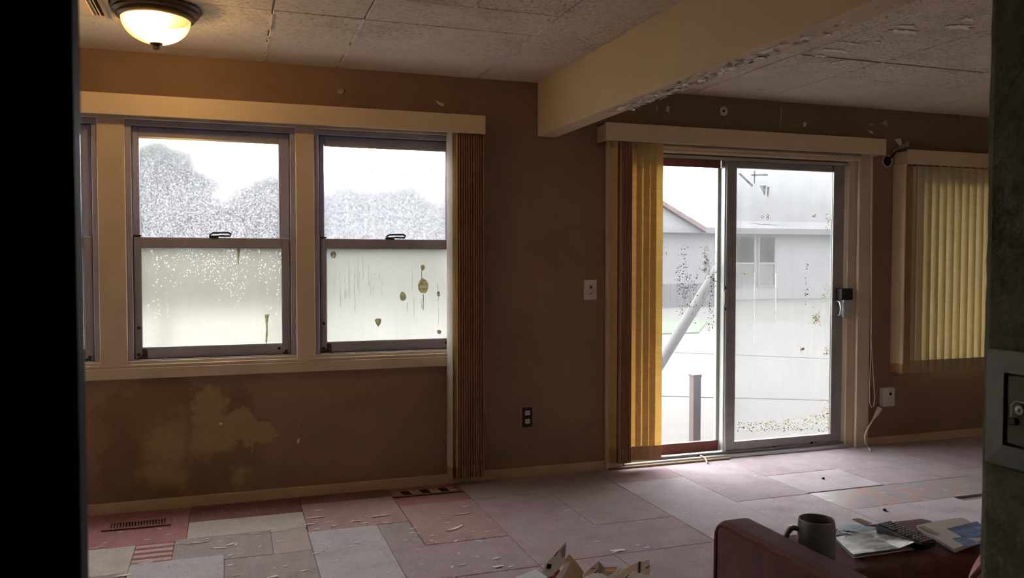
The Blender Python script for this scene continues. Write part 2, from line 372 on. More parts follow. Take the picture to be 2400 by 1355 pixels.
# long hedge closing the far edge of the lawn
hg = thing('hedge', (2, 27, GZ), 'long clipped hedge closing the lawn beyond the left windows', 'hedge')
rnd = random.Random(8); n = 90; vs = []; fs = []
for k in range(n+1):
    x = -26+34*k/n
    for yy, zz in ((26.3, GZ-.1), (26.1, 1.2), (26.3, 2.2), (26.7, 2.6), (27.4, 2.6), (27.8, 1.5), (27.7, GZ-.1)):
        vs.append((x, yy+rnd.uniform(-.12, .12), zz+(rnd.uniform(-.12, .12) if zz > 0 else 0)))
for k in range(n):
    fs += [(k*7+i, (k+1)*7+i, (k+1)*7+i+1, k*7+i+1) for i in range(6)]
B().add(vs, fs).build('foliage', m_leaf, hg)
bx('stems', -25.9, 7.9, 26.7, 27.2, GZ-.1, .4, m_post, hg, 0)
# small trees beyond the left windows
def tree(cx, cy, top, rx, label, seed):
    rnd = random.Random(seed); o = thing('small_tree', (cx, cy, GZ), label, 'tree', 'small trees beyond the left windows')
    B().tube([(cx, cy, GZ-.05), (cx+.05, cy, .9), (cx, cy+.03, 1.9)], [.05, .04, .03], 8).build('trunk', m_lawn, o)
    bm = bmesh.new(); lo = 1.4
    for k in range(80):
        a = rnd.uniform(0, 2*PI); q = rnd.uniform(0, 1)**.5; h = rnd.uniform(.0, 1)
        env = math.sqrt(max(.04, 1-((h-.35)/.68)**2))
        M_ = Matrix.Translation((cx+math.cos(a)*q*rx*env, cy+math.sin(a)*q*.6*env, lo+.2+h*(top-lo-.35))) @ Matrix.Diagonal((rnd.uniform(.13, .24),)*3+(1,))
        r = bmesh.ops.create_icosphere(bm, subdivisions=2, radius=1, matrix=M_)
        for v in r['verts']: v.co += Vector((rnd.uniform(-1, 1), rnd.uniform(-1, 1), rnd.uniform(-1, 1)))*.06
    b = B(); bm.verts.index_update(); b.add([v.co.copy() for v in bm.verts], [tuple(v.index for v in f.verts) for f in bm.faces]); bm.free()
    b.build('crown', m_leaf, o, fixn=False)
tree(-2.75, 8.4, 2.9, .8, 'tree crown blurred behind the leftmost window by the dark door', 1)
tree(-.85, 8.2, 3.05, .82, 'tallest tree crown blurred behind the left half of the middle left window', 2)
tree(.62, 9.2, 2.72, .62, 'lower tree crown blurred behind the right half of the middle left window', 3)
tree(1.85, 10.7, 2.84, .55, 'tree crown blurred behind the left third of the window beside the tan blind', 4)
tree(2.45, 8.3, 2.58, .6, 'nearest tree crown blurred behind the middle of the window beside the tan blind', 5)
tree(3.9, 9.3, 2.72, .7, 'tree crown blurred behind the window edge next to the tan blind', 6)

# ------------------------------------------------------------------ shell
HC = 2.45; XL, XR, YB = -1.75, 6.9, -3.66
floor = tag(bx('floor', XL-.1, XR+.1, -6.2, .16, -.12, -.012, carpet((.30, .18, .165)), bevel=0), 'worn patchwork carpet floor', None, kind='structure')
ceiling = tag(bx('ceiling', XL-.1, XR+.1, -6.2, .16, HC+.012, HC+.14, m_ceil_gap, bevel=0), 'pitted acoustic tile ceiling', None, kind='structure')
# back wall with its openings
WX0, WX1, WZ0, WZ1 = -1.56, 1.375, .79, 2.1
DX0, DX1, DZ1 = 2.40, 4.28, 2.08
RX0, RX1, RZ0, RZ1 = 4.76, 6.3, .6, 2.0
b = B()
def wb(x0, x1, z0, z1): b.box(x0, x1, 0, .15, z0, z1)
wb(XL-.1, WX0, -.1, HC+.05); wb(WX0, WX1, -.1, WZ0); wb(WX0, WX1, WZ1, HC+.05); wb(WX1, DX0, -.1, HC+.05)
wb(DX0, DX1, DZ1, HC+.05); wb(DX0, DX1, -.1, -.015); wb(DX1, RX0, -.1, HC+.05); wb(RX0, RX1, -.1, RZ0); wb(RX0, RX1, RZ1, HC+.05); wb(RX1, XR+.1, -.1, HC+.05)
wall_back = tag(b.build('wall_back', m_wall, origin=(2.5, .07, 0)), 'brown painted wall with windows and a sliding door', None, kind='structure')
m_side = mat('pale_cream_wall_paint', (.66, .58, .47), .8, .05, 2)
tag(bx('wall_left', XL-.12, XL, -6.2, 0, -.02, HC+.02, m_side, bevel=0), 'pale cream wall left', None, kind='structure')
tag(bx('wall_right', XR, XR+.12, -6.2, 0, -.02, HC+.02, m_side, bevel=0), 'pale cream wall right', None, kind='structure')
tag(bx('wall_hall_end', XL, XR, -6.2, -6.08, -.02, HC+.02, m_wall_dark, bevel=0), 'dark end wall of the hall', None, kind='structure')
tag(bx('wall_hall_left', -1.02, -.9, -6.08, YB, -.02, HC+.02, m_wall_dark, bevel=0), 'dark hall wall', None, kind='structure')
tag(bx('wall_near_right', 1.42, XR, YB-.12, YB, -.02, HC+.02, m_side, bevel=0), 'pale cream wall behind the sofa', None, kind='structure')
tag(bx('wall_near_left', XL, -1.02, YB-.12, YB, -.02, HC+.02, m_side, bevel=0), 'dark wall beside the hall', None, kind='structure')
HX = 1.3
hw = B()
# near right wall with a slightly chipped plaster corner
NZ = 60; vs = []; rr = random.Random(3)
for k in range(NZ+1):
    z = -.02+(HC+.04)*k/NZ; j = rr.uniform(-.003, .003)
    vs += [(HX+rr.uniform(0, .002), -6.08, z), (HX+.0, YB-.02, z), (HX+.006+j*.4, YB-.006+j, z), (HX+.03, YB, z), (HX+.12, YB, z), (HX+.12, -6.08, z)]
fs = []
for k in range(NZ):
    for i in range(6): fs.append((k*6+i, k*6+(i+1) % 6, (k+1)*6+(i+1) % 6, (k+1)*6+i))
fs += [tuple(range(5, -1, -1)), tuple(NZ*6+i for i in range(6))]
hw.add(vs, fs); wall_hr = tag(hw.build('wall_hall_right', m_mouldy, origin=(HX, YB-.5, 0)), 'mouldy green-grey plaster corner wall on the right', None, kind='structure')

# dark door leaf on the left
dl = tag(link('door_2', None, None, (-.48, -4.14, 0)), 'black open door leaf at the left edge', None, kind='structure')
bx('door_leaf', -.863, -.1005, -4.165, -4.13, .01, 2.03, m_blackdoor, dl, .003)
B().lathe([(.0, 0), (.026, 0), (.028, -.012), (.012, -.02), (.012, -.045), (.026, -.055), (.028, -.075), (.0, -.085)], (-.165, -4.165, .98), 16, 'y').build('knob', m_bronze, dl, smooth=True)

# ------------------------------------------------------------------ ceiling tiles
def ctile(x0, x1, y0, y1):
    g = .0022; dz = random.uniform(0, .004)
    bx('ceiling_tile', x0+g, x1-g, y0+g, y1-g, HC-dz, HC+.013, m_tile, ceiling, .004)
colsL = [XL, -.83, .193, .595, 1.425, 1.82]
for i in range(len(colsL)-1):
    a, c = colsL[i], colsL[i+1]
    if c < .6: ys = [0, -1.0, -2.21, -3.42, -4.6]
    elif c < 1.43: ys = [0, -1.0, -1.335]
    else: ys = [0, -1.335, -2.55, -3.66, -4.6]
    for j in range(len(ys)-1): ctile(a, c, ys[j+1], ys[j])
for a, c in ((.595, 1.02), (1.02, 1.425)):
    for y1, y0 in ((-1.335, -2.5), (-2.5, -3.66), (-3.66, -4.6)): ctile(a, c, y0, y1)
colsR = [1.945, 2.36, 2.88, 3.43, 4.18, 4.75, 5.35, 5.95, 6.55, XR]
for i in range(len(colsR)-1):
    ys = [0, -1.13, -2.3, -3.66] if i != 3 else [0, -.74, -1.13, -2.3, -3.66]
    for j in range(len(ys)-1): ctile(colsR[i], colsR[i+1], ys[j+1], ys[j])

# ceiling beam
beam = tag(bx('ceiling_beam', 1.82, 1.94, -5.5, 0, 2.118, HC+.012, mat('beam_cream_paint', (.62, .50, .32), .6, .06, 1.5), bevel=.004, seg=2), 'boxed cream beam running from the back wall under the ceiling', None, kind='structure')
def flake_bm(n, gen, zsign=-1, seed=1, size=(.01, .04)):
    r = random.Random(seed); b = B()
    for k in range(n):
        P, nrm = gen(r); L = r.uniform(*size); w = L*r.uniform(.25, .6); a = r.uniform(0, PI)
        t1 = nrm.orthogonal().normalized(); t2 = nrm.cross(t1); u = t1*math.cos(a)+t2*math.sin(a); v = nrm.cross(u)
        c = r.uniform(.03, .22)*L
        pts = [P-u*L/2, P-u*L*.1-v*w/2+nrm*c*.3, P+u*L/2-v*w*.3+nrm*c, P+u*L*.4+v*w*.4+nrm*c, P+v*w/2+nrm*c*.2]
        b.add(pts, [(0, 1, 2, 3, 4)])
    return b
m_white_peel = mat('white_peel', (.93, .91, .87), .6, .06, 30)
bb = flake_bm(150, lambda r: (Vector((r.uniform(1.84, 1.945), -abs(r.gauss(0, .9))-1.0, 2.1165)), Vector((0, 0, -1))), seed=4, size=(.008, .035))
tag(bb.build('peeling_paint', m_peel2, beam, fixn=False), kind='stuff')
bb = flake_bm(110, lambda r: (Vector((r.uniform(1.86, 1.945), -abs(r.gauss(0, .8))-1.0, 2.1165)), Vector((0, 0, -1))), seed=9, size=(.01, .05))
tag(bb.build('peeling_paint', m_white_peel, beam, fixn=False), kind='stuff')
# peeled patches on the beam underside and the right ceiling
def ragged(cx, cy, rx, ry, n, r, plane='z', h=0.):
    pts = []
    for k in range(n):
        a = 2*PI*k/n; q = r.uniform(.35, 1.25)
        u, v = math.cos(a)*rx*q, math.sin(a)*ry*q
        pts.append((cx+u, cy+v, h) if plane == 'z' else (cx+u, h, cy+v))
    return pts
r_ = random.Random(12)
for (px, py, rx, ry) in [(1960, 118, .10, .03), (1925, 130, .05, .02), (2130, 62, .05, .03), (1990, 100, .12, .012), (1900, 148, .03, .012), (1935, 145, .012, .03), (1955, 146, .012, .03), (1975, 143, .012, .025), (2085, 155, .015, .03), (2110, 158, .015, .03), (2055, 98, .03, .012), (2110, 72, .1, .03), (2250, 62, .08, .04), (2270, 45, .05, .03), (2115, 190, .012, .025), (1790, 212, .04, .01)]:
    c = on_z(px, py, HC-.004)
    B().prism(ragged(c.x, c.y, rx, ry, 19, r_, 'z', HC-.005), (0, 0, -.0025)).build('peeled_paint', m_white_peel, ceiling)
for k in range(26):
    yy = -.95-1.5*k/26-r_.uniform(0, .05); xx = r_.uniform(1.87, 1.92)
    B().prism(ragged(xx, yy, r_.uniform(.012, .035), r_.uniform(.02, .06), 15, r_, 'z', 2.1178), (0, 0, -.0015)).build('peeled_paint', (m_peel2, m_white_peel, m_peel)[k % 3], beam)
# thin plaster beads on some ceiling joints
for (x0, x1, y) in ((2.9, 3.42, -1.128), (3.45, 4.17, -1.132)):
    B().prism([(x0, y-.006, HC-.003), (x1, y-.004, HC-.003), (x1, y+.005, HC-.003), (x0, y+.006, HC-.003)], (0, 0, -.003)).build('joint_tape', m_ceil_gap, ceiling)
for x, y0, y1 in ((3.43, -1.15, -1.9), (2.88, -.45, -1.1), (4.18, -.7, -1.1), (1.425, -.35, -1.3), (.193, -.05, -.95), (.595, -.05, -1.0), (1.02, -1.34, -1.9)):
    q = B(); n = 14
    for k in range(n):
        if random.random() < .25: continue
        ya = y0+(y1-y0)*k/n; yb = y0+(y1-y0)*(k+1)/n; w = random.uniform(.002, .005)
        q.box(x-w, x+w, ya, yb, HC-.006, HC)
    q.build('joint_tape', m_peel, ceiling)

# ------------------------------------------------------------------ carpet tiles
MAUVE = (.36, .24, .245); PINK = (.33, .25, .25); RED = (.30, .10, .085); TAN = (.42, .31, .25); CRM = (.58, .46, .36); LAV = (.54, .46, .48); RTAN = (.37, .20, .17); TAUPE = (.34, .26, .235); GREYP = (.41, .33, .33); DKRED = (.20, .07, .06)
tiles = []
def ft(x0, x1, y1, y0, c, **kw): tiles.append((x0, x1, y0, y1, c, kw))
# far-left quarter by the windows
ft(XL, -.75, 0, -.6, RED); ft(-.75, -.21, 0, -.585, RED); ft(-.21, .36, 0, -.30, DKRED); ft(.36, .868, 0, -.17, DKRED)
ft(-.21, .36, -.30, -.565, CRM); ft(.36, .868, -.17, -.65, RTAN); ft(.868, 1.285, 0, -.38, RED); ft(.868, 1.285, -.38, -1.03, RTAN)
ft(XL, -.9, -.6, -1.3, TAN); ft(-.9, -.43, -.585, -.95, CRM); ft(-.43, -.26, -.585, -.85, (.46, .36, .30), stripes=True); ft(-.26, .18, -.565, -.92, TAUPE); ft(.18, .355, -.565, -.92, TAN)
ft(-.43, -.035, -.85, -1.55, LAV); ft(-.26, -.035, -.85, -.851, TAUPE); ft(-.9, -.43, -.95, -1.6, TAUPE); ft(-.035, .355, -.92, -1.6, TAUPE); ft(.355, .70, -.65, -1.42, LAV); ft(.70, .868, -.65, -1.03, TAUPE)
ft(.70, 1.285, -1.03, -1.45, MAUVE); ft(.355, .9, -1.42, -2.1, MAUVE); ft(.9, 1.285, -1.45, -2.1, MAUVE)
# centre
ft(1.285, 1.75, 0, -.39, TAUPE); ft(1.75, 2.2, 0, -.5, TAUPE); ft(1.285, 1.75, -.39, -1.03, MAUVE); ft(1.75, 2.2, -.5, -1.02, TAUPE); ft(1.285, 2.2, -1.02, -1.43, MAUVE); ft(1.285, 1.66, -1.43, -2.1, MAUVE); ft(1.66, 2.2, -1.43, -2.1, MAUVE)
ft(2.2, 2.668, -.0, -.34, MAUVE); ft(2.2, 2.668, -.34, -1.5, GREYP); ft(2.2, 2.668, -1.5, -2.3, MAUVE)
ft(2.668, 3.165, 0, -.9, PINK); ft(2.668, 3.165, -.9, -1.9, GREYP); ft(2.668, 3.165, -1.9, -2.6, GREYP)
ft(3.165, 3.7, 0, -.49, PINK); ft(3.7, 4.42, 0, -.55, PINK); ft(3.165, 3.72, -.49, -.885, GREYP); ft(3.72, 4.42, -.55, -.90, PINK); ft(4.42, 5.0, 0, -.75, MAUVE); ft(5.0, 5.7, 0, -.8, TAUPE)
ft(3.165, 4.34, -.90, -1.225, (.23, .195, .185), smooth=True); ft(4.34, 5.0, -.75, -1.3, PINK); ft(5.0, 5.7, -.8, -1.5, PINK)
ft(3.165, 3.9, -1.225, -2.0, GREYP); ft(3.9, 4.6, -1.3, -2.0, GREYP)
for x0, x1, y0, y1, c, kw in tiles:
    if y1-y0 < .01: continue
    g = .0012; h = random.uniform(-.0022, .0008)
    bx('carpet_tile', x0+g, x1-g, y0+g, y1-g, -.013, h, carpet(c, **kw), floor, .0016)

# ------------------------------------------------------------------ baseboards
for nm, x0, x1, lb in (('baseboard_back_left', XL, 2.285, 'cream baseboard under the left windows'), ('baseboard_back_right', 4.385, XR, 'cream baseboard right of the door')):
    tag(bx(nm, x0, x1, -.016, 0, -.01, .056, m_base, bevel=.005, seg=2), lb, None, kind='structure')

# ------------------------------------------------------------------ left windows
def window(n, x0, glass_u, glass_l, label, handle=True):
    x1 = x0+.873; z0, z1 = .795, 2.095
    w = tag(link('window_%d' % n, None, None, ((x0+x1)/2, .04, z0)), label, None, kind='structure')
    B().ring(x0, x1, .0, .10, z0, z1, .028, .028, .02, .03).build('frame', m_frame, w, .002, 1)
    B().ring(x0+.028, x1-.028, .012, .022, z0+.02, z1-.03, .006, .006, .004, .005).build('track_lip', m_track, w)
    # upper sash sits outside, lower sash inside
    us = B().ring(x0+.03, x1-.03, .056, .084, 1.425, z1-.03, .032, .058, .045, .05).build('upper_sash', m_frame, w, .003, 1)
    pane(x0+.06, x1-.085, .068, 1.465, z1-.078, glass_u, us)
    bx('glazing_bead', x0+.062, x1-.088, .05, .056, z1-.09, z1-.08, m_alu, us, 0)
    ls = B().ring(x0+.022, x1-.022, .022, .050, z0+.018, 1.474, .046, .054, .062, .056).build('lower_sash', m_frame, w, .003, 1)
    pane(x0+.066, x1-.074, .034, z0+.078, 1.42, glass_l, ls)
    B().ring(x0+.066, x1-.074, .018, .022, z0+.078, 1.42, .004, .004, .006, .004).build('glazing_bead', m_alu, ls)
    bx('sill_step', x0, x1, -.012, .02, z0-.004, z0+.014, m_trim, w, .002)
    for (sx, sz) in ((x0+.05, z0+.045), (x1-.095, z0+.055), (x1-.055, z0+.04), (x0+.052, z0+.19)):
        B().lathe([(0, -.006), (.007, -.005), (.009, 0)], (sx, .021, sz), 8, 'y').build('screw', m_rust, ls)
    B().prism([(x0+.03, .021, z0+.02), (x0+.095, .021, z0+.02), (x0+.092, .021, z0+.072), (x0+.07, .021, z0+.075), (x0+.066, .021, z0+.04)], (0, -.004, 0)).build('corner_bracket', m_rust, ls)
    B().prism([(x1-.075, .021, z0+.022), (x1-.045, .021, z0+.022), (x1-.05, .021, z0+.034), (x1-.072, .021, z0+.036)], (0, -.003, 0)).build('corner_bracket', m_rust, ls)
    bx('stop_clip', x0+.028, x0+.07, .018, .056, 1.476, 1.484, m_rust, w, 0)
    if handle:
        hx = x0+.462
        q = bx('latch', hx-.05, hx+.0, .012, .045, 1.474, 1.486, m_black, ls, .002)
        B().tube([(hx-.045, .02, 1.49), (hx-.03, .005, 1.5), (hx+.05, .0, 1.502), (hx+.064, .004, 1.494), (hx+.06, .012, 1.483), (hx, .016, 1.484)], .0055, 8).build('lever', m_black, q, smooth=True)
    return w, us, ls
gU2 = glass('frosted_glass_grainy', 1.465, 2.02, [(0, .72), (.45, .7), (.75, .55), (.92, .3), (1, .1)], .9, .4, .05, (0.0301, 0.0301, 0.0327), (0.1290, 0.1307, 0.1393), 100, rough=.35)
gL2 = glass('misted_glass_with_drops', .87, 1.42, [(0, .55), (.5, .55), (.8, .6), (1, .7)], .12, .2, .15, (0.0671, 0.0654, 0.0516), (0.0808, 0.0783, 0.0636), 60, bright=1, rough=.35)
gU3 = glass('frosted_glass_soft', 1.465, 2.02, [(0, .92), (.45, .9), (.66, .78), (.78, .4), (1, .08)], .6, .15, .08, (0.0516, 0.0525, 0.0585), (0.1118, 0.1135, 0.1221), 110, rough=.4)
gL3 = glass('painted_over_glass', .87, 1.42, [(0, .7), (.5, .7), (1, .7)], .05, .05, .1, (0.0757, 0.0757, 0.0688), (0.0826, 0.0826, 0.0757), 40, rough=.45)
w1, _, _ = window(1, -1.521, gU2, gL2, 'leftmost double-hung window cut off by the dark door')
w2, us2, ls2 = window(2, -.515, gU2, gL2, 'double-hung window with frosted upper pane and water-drop marked lower pane')
w3, us3, ls3 = window(3, .461, gU3, gL3, 'double-hung window beside the tan blind with brown blots on lower pane')
# stains on the panes
def film(name, col, v=.35, sc=60):
    t = Nt(name); c = t.mix(t.mr(t.noise(sc, 3, .6), .35, .65), tuple(a*(1-v) for a in col), tuple(a*(1+v) for a in col))
    return t.end(t.n('ShaderNodeMixShader', [.8, t.n('ShaderNodeBsdfDiffuse', [c]).outputs[0], t.n('ShaderNodeBsdfTranslucent', [c]).outputs[0]]).outputs[0])
m_stain = film('brown_resin_stain', (.30, .28, .20))
m_stain2 = film('grey_drip_stain', (.52, .52, .51))
def stain(px_pts, Y, parent, m=None, th=.0015):
    pts = [on_y(x, y, Y) for x, y in px_pts]
    return B().prism(pts, (0, -th, 0)).build('stain', m or m_stain, parent)
def oval(cx, cy, rx, ry, n=12, j=.12):
    return [(cx+math.cos(2*PI*k/n)*rx*random.uniform(1-j, 1+j), cy+math.sin(2*PI*k/n)*ry*random.uniform(1-j, 1+j)) for k in range(n)]
LP = [c for c in ls3.children if c.name.startswith('pane')][0]; Yl = .0335
for cx, cy, rx, ry in ((781, 597, 7, 8), (991, 670, 12, 18), (991, 627, 5, 7), (944, 695, 7.5, 11), (1028, 689, 4, 6), (1029, 778, 5, 5.5)):
    stain(oval(cx, cy, rx, ry), Yl, LP)
stain([(878, 750), (884, 746), (892, 747), (894, 752), (890, 762), (886, 766), (881, 758)], Yl, LP)
def drip(x, y0, y1, w=1., m=None, parent=None, wig=1.5):
    n = 6; L = []; R = []
    for k in range(n+1):
        xx = x+random.uniform(-wig, wig); yy = y0+(y1-y0)*k/n; L.append((xx-w/2, yy)); R.append((xx+w/2, yy))
    return stain(L+R[::-1], Yl, parent or LP, m or m_stain2, .001)
drip(992, 690, 726, 2.2, m_stain, wig=.3); drip(988, 700, 724, 1); drip(988, 633, 655, 1.6, m_stain, wig=.4); drip(1027, 695, 760, 1); drip(1026, 664, 684, 1)
for x, y0, y1 in ((818, 605, 690), (797, 635, 715), (808, 650, 700), (832, 610, 735), (838, 615, 680), (842, 640, 690), (851, 605, 650), (864, 622, 672), (868, 650, 690), (875, 670, 692), (889, 635, 652), (895, 660, 692), (783, 640, 705), (787, 630, 660), (812, 675, 700), (820, 640, 700), (965, 636, 680), (970, 690, 740), (955, 705, 730), (880, 640, 655), (799, 690, 720)):
    drip(x, y0, y1, .9)
LP2 = [c for c in ls2.children if c.name.startswith('pane')][0]
stain([(555, 583), (563, 583), (561, 600), (559, 622), (557, 610)], Yl, LP2); stain([(620, 738), (632, 736), (629, 745), (627, 765), (628, 785), (625, 806), (622, 800), (624, 770), (622, 748)], Yl, LP2)
drip(651, 632, 655, 1, parent=LP2); drip(637, 630, 648, .8, parent=LP2)
UP3 = [c for c in us3.children if c.name.startswith('pane')][0]
for cx, cy in ((871, 401), (1010, 401), (951, 405)): stain(oval(cx, cy, 1.6, 1.6, 7), .067, UP3)

# cream casing between and round the windows
for x0, x1 in ((-1.75, -1.521), (-.648, -.515), (.358, .461), (1.334, 1.40)):
    tag(bx('trim_1', x0, x1, -.02, .09, .79, 2.1, m_trim, bevel=.003), 'cream mullion board between the windows', None, kind='structure')
tag(bx('trim_2', XL, 1.40, -.022, .0, 2.095, 2.19, m_trim, bevel=.003), 'cream head casing over the windows', None, kind='structure')
tag(B().box(XL, 1.40, -.03, .0, .716, .775).box(XL, 1.40, -.024, .06, .775, .793).build('trim_3', m_trim, None, .003, 1), 'cream sill board under the windows', None, kind='structure')

# ------------------------------------------------------------------ vertical blinds
def slat(parent, x, y, a, z0, z1, m, w=.089, hem=.075, curve=.007, hm=None):
    ux, uy = math.cos(a), math.sin(a); nx, ny = -uy, ux
    def fn(u, v):
        s = (u-.5)*w; c = curve*(1-4*(u-.5)**2)
        return (x+ux*s+nx*c, y+uy*s+ny*c, z0+(z1-z0)*v)
    o = B().sheet(fn, 6, 1, Vector((nx, ny, 0))*.0012).build('slat', m, parent, smooth=True)
    if hem:
        def fh(u, v):
            s = (u-.5)*w*1.01; c = curve*(1-4*(u-.5)**2)
            return (x+ux*s+nx*(c+.001), y+uy*s+ny*(c+.001), z0-.001+hem*v)
        B().sheet(fh, 6, 1, Vector((nx, ny, 0))*.0034).build('hem', hm or m_hem, o, smooth=True)
    B().box(x-.005, x+.005, y-.004, y+.004, z1-.004, z1+.016).build('hanger_clip', m_slat_w, o)
    return o
def valance(parent, x0, x1, z0, z1, m, yf=-.13, back=0):
    v = bx('valance', x0, x1, yf, yf+.012, z0, z1, m, parent, .002)
    for xa in (x0, x1-.012): bx('valance_return', xa, xa+.012, yf+.012, back, z0, z1, m, v, .001)
    bx('valance_top', x0, x1, yf+.012, back, z1-.012, z1, m, v, 0)
    bx('headrail', x0+.02, x1-.02, -.085, -.045, z0+.03, z0+.06, m_alu, parent, 0)

bl = thing('vertical_blind', (.3, -.07, .045), 'tan vertical blind stacked right of the left windows under a long cream valance', 'blind')
valance(bl, XL+.005, 1.442, 2.097, 2.205, m_valance)
slat(bl, 1.238, -.062, math.radians(98), .046, 2.105, m_slat_w, .089, .07)
for k in range(12):
    slat(bl, 1.268+k*.0148, -.058-.002*(k % 2), math.radians(101+random.uniform(-2.5, 2.5)), .047, 2.105, m_slat if k == 0 else (m_slat_shade, m_slat_shade2)[k % 2], hem=.065, curve=.007)
B().tube([(1.447, -.07, 2.09), (1.449, -.07, .62), (1.458, -.068, .5), (1.47, -.067, .38), (1.476, -.066, .30), (1.47, -.067, .33), (1.455, -.068, .47), (1.452, -.07, .6)], .0016, 6).build('pull_cord', m_peel2, bl)

bd = thing('vertical_blind', (3.3, -.07, .05), 'golden vertical blind drawn to the left of the sliding door under a cream valance', 'blind')
valance(bd, 2.225, 4.415, 2.1, 2.212, m_valance)
slat(bd, 2.318, -.05, math.radians(100), .052, 2.11, m_slat, hem=.09)
for k in range(8):
    slat(bd, 2.345+k*.0115, -.062, math.radians(96-1.5*k), .052, 2.11, m_slat_shade, hem=.09)
for k, (x, a) in enumerate(((2.475, -4), (2.525, -8), (2.572, -6), (2.617, -4))):
    slat(bd, x, -.052-.006*k, math.radians(a), .052, 2.11, m_slat, hem=.09, curve=.003)
cx0, cz = 4.40, 2.09
cp = [on_y(2043, 362, -.05), on_y(2041, 520, -.05), on_y(2042, 700, -.05), on_y(2041, 840, -.05), on_y(2038, 900, -.05), on_y(2038, 945, -.05), on_y(2042, 955, -.05), on_y(2048, 952, -.05), on_y(2050, 930, -.05), on_y(2046, 870, -.05), on_y(2042, 800, -.05), on_y(2043, 600, -.05), on_y(2045, 362, -.05)]
B().tube(cp, .0028, 6).build('bead_chain', m_peel, bd)

br = thing('vertical_blind', (5.2, -.07, .53), 'closed cream vertical blind over the right window, slats overlapping', 'blind')
valance(br, 4.61, 6.4, 2.045, 2.15, m_valance)
vr = bx('side_return', 4.60, 4.612, -.12, 0, .53, 2.05, m_valance, br, .002); bx('return_hem', 4.598, 4.614, -.122, 0, .53, .60, m_hem, vr, .001)
slat(br, 4.66, -.075, math.radians(-10), .53, 2.04, m_hem, hem=.08); slat(br, 4.70, -.075, math.radians(-14), .53, 2.04, m_hem, hem=.08)
for k in range(22):
    slat(br, 4.755+k*.072, -.075, math.radians(-12+random.uniform(-2, 2)), .53, 2.04, m_slat_c, .112, .09, -.012, hm=m_hem_c)

# ------------------------------------------------------------------ right window behind its blind
gR = glass('misted_right_glass', RZ0, RZ1, [(0, .6), (1, .5)], .1, .1, .1, (0.0387, 0.0387, 0.0387), (0.0430, 0.0430, 0.0430))
w4 = tag(link('window_4', None, None, ((RX0+RX1)/2, .05, RZ0)), 'window hidden behind the closed cream blind', None, kind='structure')
B().ring(RX0, RX1, .02, .1, RZ0, RZ1, .05, .05, .05, .05).build('frame', m_frame, w4, .003, 1)
pane(RX0+.05, RX1-.05, .06, RZ0+.05, RZ1-.05, gR, w4)
bx('mullion', (RX0+RX1)/2-.02, (RX0+RX1)/2+.02, .03, .09, RZ0+.05, RZ1-.05, m_frame, w4, .002)
bx('sill', RX0-.06, RX1+.06, -.03, .03, RZ0-.02, RZ0, m_trim, w4, .003)

# ------------------------------------------------------------------ sliding door
door = tag(link('door_1', None, None, (3.34, .05, 0)), 'misted aluminium sliding glass patio door', None, kind='structure')
B().box(DX0, DX0+.04, .0, .14, -.01, 2.075).box(DX1-.075, DX1, .0, .14, -.01, 2.075).box(DX0+.04, DX1-.075, .0, .14, 2.06, 2.08).build('jamb', m_trim, door, .003, 1)
bx('head_track', DX0+.04, DX1-.075, .015, .12, 2.04, 2.06, m_track, door, 0); bx('head_track_lip', DX0+.04, DX1-.075, .012, .018, 2.03, 2.05, m_alu, door, 0)
bx('sill_track', DX0+.02, DX1-.06, -.02, .14, -.012, .022, m_alu, door, .002); bx('sill_lip', DX0+.04, DX1-.07, .02, .028, .022, .038, m_darkalu, door, 0)
bx('threshold', DX0-.1, 3.21, -.05, -.018, -.012, .012, mat('threshold_strip', (.22, .15, .1), .6, .15, 20), door, .004)
gDL = glass('misted_left_door_glass', .1, 1.99, [(0, .15), (.25, .35), (.42, .58), (.62, .68), (.78, .5), (1, .1)], .12, .2, .3, (0.0585, 0.0593, 0.0636), (0.0722, 0.0731, 0.0774), 90, dark=.7)
gDR = glass('misted_right_door_glass', .1, 1.99, [(0, .45), (.15, .66), (.4, .74), (.6, .66), (.7, .6), (.76, .72), (.86, .66), (1, .4)], .10, .12, .35, (0.0602, 0.0602, 0.0619), (0.0722, 0.0722, 0.0748), 90)
# left fixed panel (outer), right sliding panel (inner)
pl = thing  # alias kept short below
lp = B().box(DX0+.04, 3.20, .085, .115, 1.985, 2.04).box(DX0+.04, 3.20, .085, .115, .03, .105).build('fixed_panel_rails', m_maroon, door, .002, 1)
ls_ = B().box(3.175, 3.215, .085, .115, .105, 1.985).box(DX0+.04, DX0+.08, .085, .115, .105, 1.985).build('fixed_panel_stiles', m_alu, door, .002, 1)
pDL = pane(DX0+.08, 3.175, .098, .105, 1.985, gDL, lp)
sp = B().box(3.225, 3.295, .035, .065, .03, 2.04).box(4.105, 4.20, .035, .065, .03, 2.04).box(3.295, 4.105, .035, .065, 1.985, 2.04).box(3.295, 4.105, .035, .065, .03, .097).build('sliding_panel_frame', m_darkalu, door, .003, 1)
pDR = pane(3.295, 4.105, .048, .097, 1.985, gDR, sp)
bx('interlock', 3.195, 3.227, .03, .082, .03, 2.04, m_alu, sp, .003); bx('interlock_edge', 3.205, 3.213, .022, .03, .03, 2.04, m_alu, sp, 0)
bx('glass_bead', 4.097, 4.107, .028, .035, .097, 1.985, m_alu, sp, 0); bx('glass_bead', 4.085, 4.09, .03, .035, .097, 1.985, m_alu, sp, 0)
